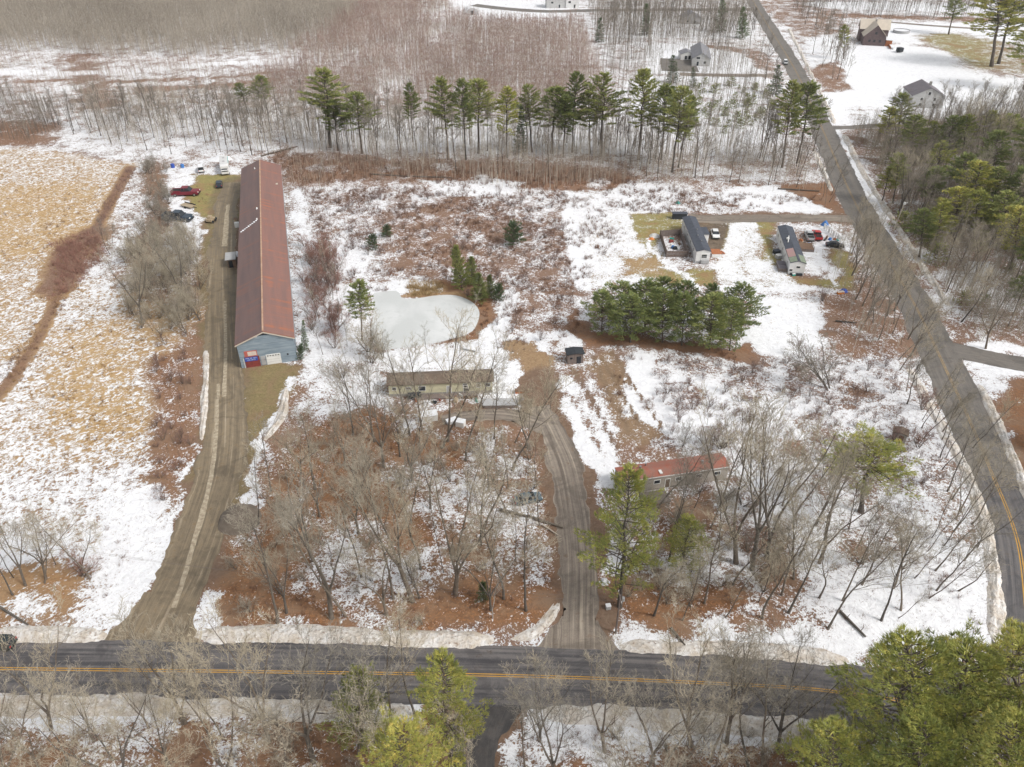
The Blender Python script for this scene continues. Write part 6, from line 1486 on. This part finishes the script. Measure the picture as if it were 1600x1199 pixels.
scatter('sapling_thicket', S_red, area([(-200, 95), (480, 100), (470, 150), (340, 175), (-200, 160)], 0.30, 4, edge=8), 0.4, 1.1, ['sapling_stem', 'sapling_red'], 'thin brown saplings in the snowy clearing at upper left', 4, (14, 0.44))
scatter('sapling_thicket', S_mid, area([(120, 150), (430, 165), (650, 190), (960, 190), (1280, 240), (1290, 300), (860, 290), (560, 270), (430, 240), (250, 236), (100, 215)], 0.30, 5, 1.0, edge=6), 0.6, 1.2, ['sapling_stem', 'sapling_grey'], 'mixed bare saplings around the treeline', 5, (20, 0.36))
scatter('sapling_thicket', S_mid, area([(940, 20), (1180, 20), (1200, 120), (1240, 230), (960, 220), (930, 120)], 0.16, 6, 1.5, edge=6), 0.6, 1.3, ['bark', 'sapling_grey'], 'bare saplings around the pale grey house', 6, (20, 0.42))
scatter('bare_woodland', S_grey, area([(910, -60), (1160, -60), (1170, 60), (1060, 60), (930, 80)], 0.12, 7, 1.5), 0.7, 1.2, ['bark', 'sapling_grey'], 'grey leafless trees at the top centre', 7)
scatter('bare_woodland', S_grey, area([(1210, -60), (1900, -60), (1900, 40), (1400, 30), (1330, 50), (1250, 55)], 0.09, 8, 1.5), 0.7, 1.2, ['bark', 'sapling_grey'], 'grey leafless trees along the top right edge', 8, (20, 0.40))
scatter('sapling_thicket', S_mid, area([(1330, 212), (1420, 195), (1640, 180), (1800, 300), (1760, 540), (1520, 535), (1440, 430)], 0.75, 9, 2.0, edge=3), 0.45, 1.1, ['limb', 'sapling_grey'], 'tangled saplings between the trees of the right woods', 9)
scatter('sapling_thicket', S_mid, area([(450, 245), (860, 262), (1080, 285), (860, 298), (560, 282), (460, 290)], 0.5, 10), 0.35, 0.8, ['sapling_stem', 'brush_brown'], 'brown saplings at the edge of the treeline', 10)
scatter('sapling_thicket', S_mid, area([(220, 250), (262, 262), (270, 330), (310, 400), (320, 480), (240, 500), (195, 480), (205, 400)], 0.5, 11), 0.3, 0.7, ['bark', 'sapling_grey'], 'scrubby thicket left of the gravel drive', 11, (9, 0.40))
scatter('sapling_thicket', S_mid, area([(240, 520), (320, 500), (325, 650), (290, 760), (250, 720)], 0.10, 12), 0.2, 0.5, ['bark', 'brush_brown'], 'brush on the brown bank left of the gravel drive', 12)
BR = [tuft_variant(s, 12, 1.2, 0.05, 0.8) for s in (1, 2, 3, 4)]
scatter('brush', BR, area([(468, 292), (880, 300), (1000, 290), (1290, 310), (1200, 330), (1000, 330), (905, 460), (900, 560), (780, 540), (770, 460), (640, 430), (480, 560)], 0.9, 13), 0.4, 1.2, ['brush_brown'], 'low brown brush scattered over the snowy meadow', 13, (6, 0.44))
scatter('brush', BR, area([(960, 545), (1270, 560), (1500, 700), (1540, 900), (1540, 1000), (1240, 780), (1000, 700), (940, 620)], 0.45, 14), 0.4, 1.1, ['brush_brown'], 'low brown brush in the snow between trailer and road', 14, (5, 0.50))
scatter('brush', BR, area([(400, 780), (470, 650), (620, 630), (840, 690), (880, 900), (800, 985), (330, 985)], 0.5, 15), 0.3, 1.0, ['brush_brown'], 'undergrowth on the leaf litter of the middle grove', 15, (4, 0.46))
scatter('brush', BR, area([(950, 780), (1500, 780), (1540, 990), (960, 985)], 0.3, 16), 0.3, 1.0, ['brush_brown'], 'undergrowth of the right grove', 16, (4, 0.52))
scatter('brush', BR, area([(-200, 1105), (1400, 1140), (1450, 1300), (-200, 1300)], 0.6, 17, 1.0), 0.3, 1.0, ['brush_brown'], 'undergrowth along the near side of the road', 17, (4, 0.48))
scatter('brush', BR, area([(80, 380), (150, 360), (170, 390), (120, 450), (85, 470)], 1.2, 18), 0.6, 1.6, ['red_twig'], 'brown brush clump in the left field', 18)
scatter('brush', BR, area([(-100, 300), (320, 280), (325, 560), (300, 760), (200, 960), (-100, 960)], 0.10, 19), 0.3, 0.9, ['brush_brown'], 'stray brush in the left fields', 19, (8, 0.5))
GR = [tuft_variant(s, 14, 0.5, 0.05, 0.35) for s in (5, 6, 7)]
scatter('brush', BR, area([(198, 262), (208, 262), (175, 325), (145, 385), (132, 380), (160, 325)], 1.2, 24), 0.4, 1.2, ['red_twig'], 'dark brush line running down between the left fields', 24)
scatter('brush', BR, area([(88, 460), (102, 460), (64, 535), (22, 600), (-30, 660), (-36, 640), (14, 580), (50, 520)], 0.9, 25), 0.3, 1.0, ['brush_brown'], 'lower end of the brush line in the left field', 25)
scatter('dry_grass', GR, area([(-200, 245), (60, 240), (210, 262), (150, 400), (60, 520), (-200, 640)], 0.5, 20), 0.5, 1.1, ['dry_grass'], 'dry tan grass tufts in the upper left field', 20, (5, 0.45))
scatter('dry_grass', GR, area([(0, 560), (90, 440), (230, 480), (232, 720), (150, 745), (-100, 745)], 0.9, 21), 0.5, 1.2, ['dry_grass'], 'dry tan grass tufts in the lower left field', 21, (4, 0.48))
scatter('reeds', GR, area([(640, 440), (690, 440), (690, 462), (640, 466)], 3.0, 22), 1.5, 3.0, ['reed'], 'tan reeds at the far edge of the frozen pond', 22)
scatter('reeds', GR, area([(735, 470), (765, 480), (760, 510), (700, 545), (690, 538), (748, 505)], 1.6, 23), 1.0, 2.0, ['brush_brown'], 'brown sedge around the right edge of the pond', 23)

TM = ['bark_dark', 'limb', 'twig']; FM = ['bark_dark', 'bark', 'sapling_grey']
def pick(poly, n, seed, mind, road=1.5): return inside(poly, n, seed, mind, road, pts=TAKEN)
scatter('bare_woodland', ARR['far'] + ARR['farslim'], pick([(290, 195), (640, 200), (900, 210), (1290, 235), (1300, 300), (1100, 285), (860, 285), (600, 268), (440, 248), (300, 240)], 150, 101, 1.8), 11, 20, FM, 'bare trees filling the treeline behind the meadow', 31)
scatter('bare_woodland', ARR['far'] + ARR['farslim'], pick([(60, 190), (330, 180), (430, 200), (330, 248), (200, 242)], 60, 102, 2.5), 9, 16, FM, 'bare trees behind the left field and the parked vehicles', 32)
scatter('bare_woodland', ARR['forest'] + ARR['far'] + ARR['maple'], pick([(1350, 212), (1440, 200), (1680, 180), (1760, 540), (1520, 530), (1450, 440), (1400, 350)], 80, 103, 3.0), 11, 18, FM, 'bare trees deeper in the right woods', 33)
scatter('bare_woodland', ARR['far'] + ARR['farslim'], pick([(1262, 72), (1310, 60), (1335, 120), (1300, 140)], 26, 104, 2.0), 10, 16, FM, 'bare trees between the far road and the snowy yard', 34)
scatter('bare_woodland', ARR['far'] + ARR['farslim'], pick([(930, -20), (1190, -20), (1200, 100), (1240, 220), (1180, 130), (1060, 66), (940, 110)], 90, 105, 4.0, 2.5), 11, 19, FM, 'bare trees around the pale grey house and the far road', 35)
scatter('bare_woodland', ARR['far'] + ARR['farslim'], pick([(1215, -30), (1700, -30), (1700, 40), (1400, 28), (1250, 50)], 80, 106, 4.0, 2.5), 11, 19, FM, 'bare trees along the top right of the view', 36)
scatter('bare_woodland', ARR['forest'] + ARR['slim'], pick([(1330, 190), (1420, 170), (1500, 180), (1560, 165), (1640, 150), (1640, 190), (1360, 205)], 26, 107, 3.0), 9, 15, FM, 'bare trees around the white gabled house', 37)
scatter('bare_woodland', ARR['forest'] + ARR['slim'], pick([(160, 380), (320, 370), (322, 480), (260, 560), (200, 520)], 22, 108, 3.0, 0.5), 5, 10, FM, 'scrubby bare trees left of the gravel drive', 38)
TW = [tuft_variant(s, 5, 0.5, 0.035, 0.5) for s in (31, 32, 33)]
scatter('brush', TW, area([(120, 740), (240, 730), (300, 760), (200, 985), (130, 985)], 0.5, 41), 0.4, 1.2, ['brush_brown'], 'twigs poking through the snow left of the drive mouth', 41)
scatter('brush', TW, area([(1000, 580), (1540, 600), (1555, 1010), (1300, 1010), (1250, 800), (1100, 700)], 0.5, 42), 0.4, 1.2, ['brush_brown'], 'twigs poking through the snow inside the road bend', 42)
scatter('brush', TW, area([(885, 330), (1240, 345), (1300, 450), (1280, 560), (910, 460)], 0.25, 43, 0.5), 0.4, 0.9, ['dry_grass'], 'grass stems poking through the snow of the trailer yards', 43)

EV = []
for _s in (1, 2, 3):
    tr, cr = pine(200 + _s, 3.0, 0.02, 1.5, 'full', tuft=0.4, wh=0.5, k=3, step=0.4); V1, T1, M1 = cr.arr(); EV.append((V1, T1, M1))
scatter('evergreen_scrub', EV, area([(1010, 130), (1200, 135), (1225, 175), (1180, 215), (1090, 210), (1040, 180)], 0.03, 44), 0.5, 1.3, ['needles', 'bark_dark'], 'low evergreen scrub in the snow below the far drive', 44)
scatter('evergreen_scrub', EV, area([(1380, 220), (1640, 200), (1640, 420), (1500, 520), (1420, 400)], 0.012, 45), 0.7, 1.8, ['needles', 'bark_dark'], 'young evergreens under the right woods', 45)
scatter('sapling_thicket', S_mid, area([(1300, 365), (1395, 385), (1450, 500), (1440, 560), (1330, 540), (1290, 460)], 0.30, 46, 0.8), 0.4, 0.9, ['sapling_stem', 'sapling_grey'], 'grey-brown scrub crowding the left edge of the side road', 46)

scatter('brush', BR, area([(430, 240), (640, 250), (860, 255), (1080, 288), (870, 300), (560, 282), (450, 292)], 0.6, 51, edge=5), 0.5, 1.4, ['brush_brown'], 'brown brush along the foot of the treeline', 51)

BM = ['bark_dark', 'red_twig', 'red_twig']
scatter('shrubs', ARR['greybush'], pick([(190, 400), (305, 375), (322, 520), (250, 535), (200, 500)], 60, 111, 1.3, 0.3), 3.0, 7.5, TM, 'tangled grey shrubs left of the gravel drive', 61)
scatter('shrubs', ARR['greybush'], pick([(225, 258), (262, 262), (268, 330), (300, 400), (200, 420), (230, 330)], 40, 112, 1.8, 0.3), 2.0, 4.5, TM, 'grey shrubs between the left field and the parked vehicles', 62)
scatter('shrubs', ARR['bush'], pick([(470, 380), (525, 390), (535, 470), (520, 560), (480, 520)], 36, 113, 1.4, 0.5), 2.5, 5.5, BM, 'reddish shrubs between the barn and the pond', 63)
scatter('shrubs', ARR['bush'], pick([(480, 300), (880, 305), (900, 540), (780, 540), (700, 440), (500, 430)], 90, 114, 2.5), 1.2, 2.8, BM, 'reddish shrubs dotted over the meadow', 64)
scatter('shrubs', ARR['bush'], pick([(980, 560), (1440, 570), (1520, 760), (1280, 760), (1040, 680)], 110, 115, 2.2), 1.2, 3.0, BM, 'reddish shrubs dotted over the snow inside the road bend', 65)
scatter('shrubs', ARR['greybush'], pick([(960, 790), (1260, 780), (1300, 900), (1180, 960), (960, 960)], 40, 116, 1.8), 2.0, 4.5, TM, 'grey shrubs in the right grove', 66)
scatter('shrubs', ARR['greybush'], pick([(400, 780), (470, 660), (620, 640), (840, 700), (880, 900), (800, 980), (340, 980)], 36, 117, 1.8), 2.0, 4.5, TM, 'grey shrubs in the leafy grove', 67)
scatter('shrubs', ARR['bush'], pick([(240, 540), (318, 510), (322, 660), (290, 760), (245, 790)], 30, 118, 1.5), 1.2, 2.6, BM, 'brown shrubs on the bank left of the gravel drive', 68)
scatter('shrubs', ARR['greybush'], pick([(-60, 1110), (1350, 1150), (1350, 1260), (-60, 1230)], 28, 119, 1.5, 1.5), 2.0, 4.5, TM, 'grey shrubs on the near side of the road', 69)

# ------------------------------------------------------------------ thin winter haze
def haze(density):
    m = bpy.data.materials.new('haze_air'); m.use_nodes = True; t = m.node_tree; t.nodes.clear()
    o = t.nodes.new('ShaderNodeOutputMaterial'); v = t.nodes.new('ShaderNodeVolumePrincipled')
    v.inputs['Density'].default_value = density; v.inputs['Color'].default_value = (0.93, 0.94, 0.96, 1); v.inputs['Anisotropy'].default_value = 0.3
    t.links.new(v.outputs[0], o.inputs['Volume']); MATS['haze_air'] = m
    x0, x1, y0_, y1 = gx[0] - 20, gx[-1] + 20, gy[0] - 20, gy[-1] + 20
    b = MB().box(((x0 + x1) / 2, (y0_ + y1) / 2, 50), (x1 - x0, y1 - y0_, 102), 'haze_air').build('haze')
    tag(b, 'thin pale winter haze', kind='stuff')
haze(0.00011)
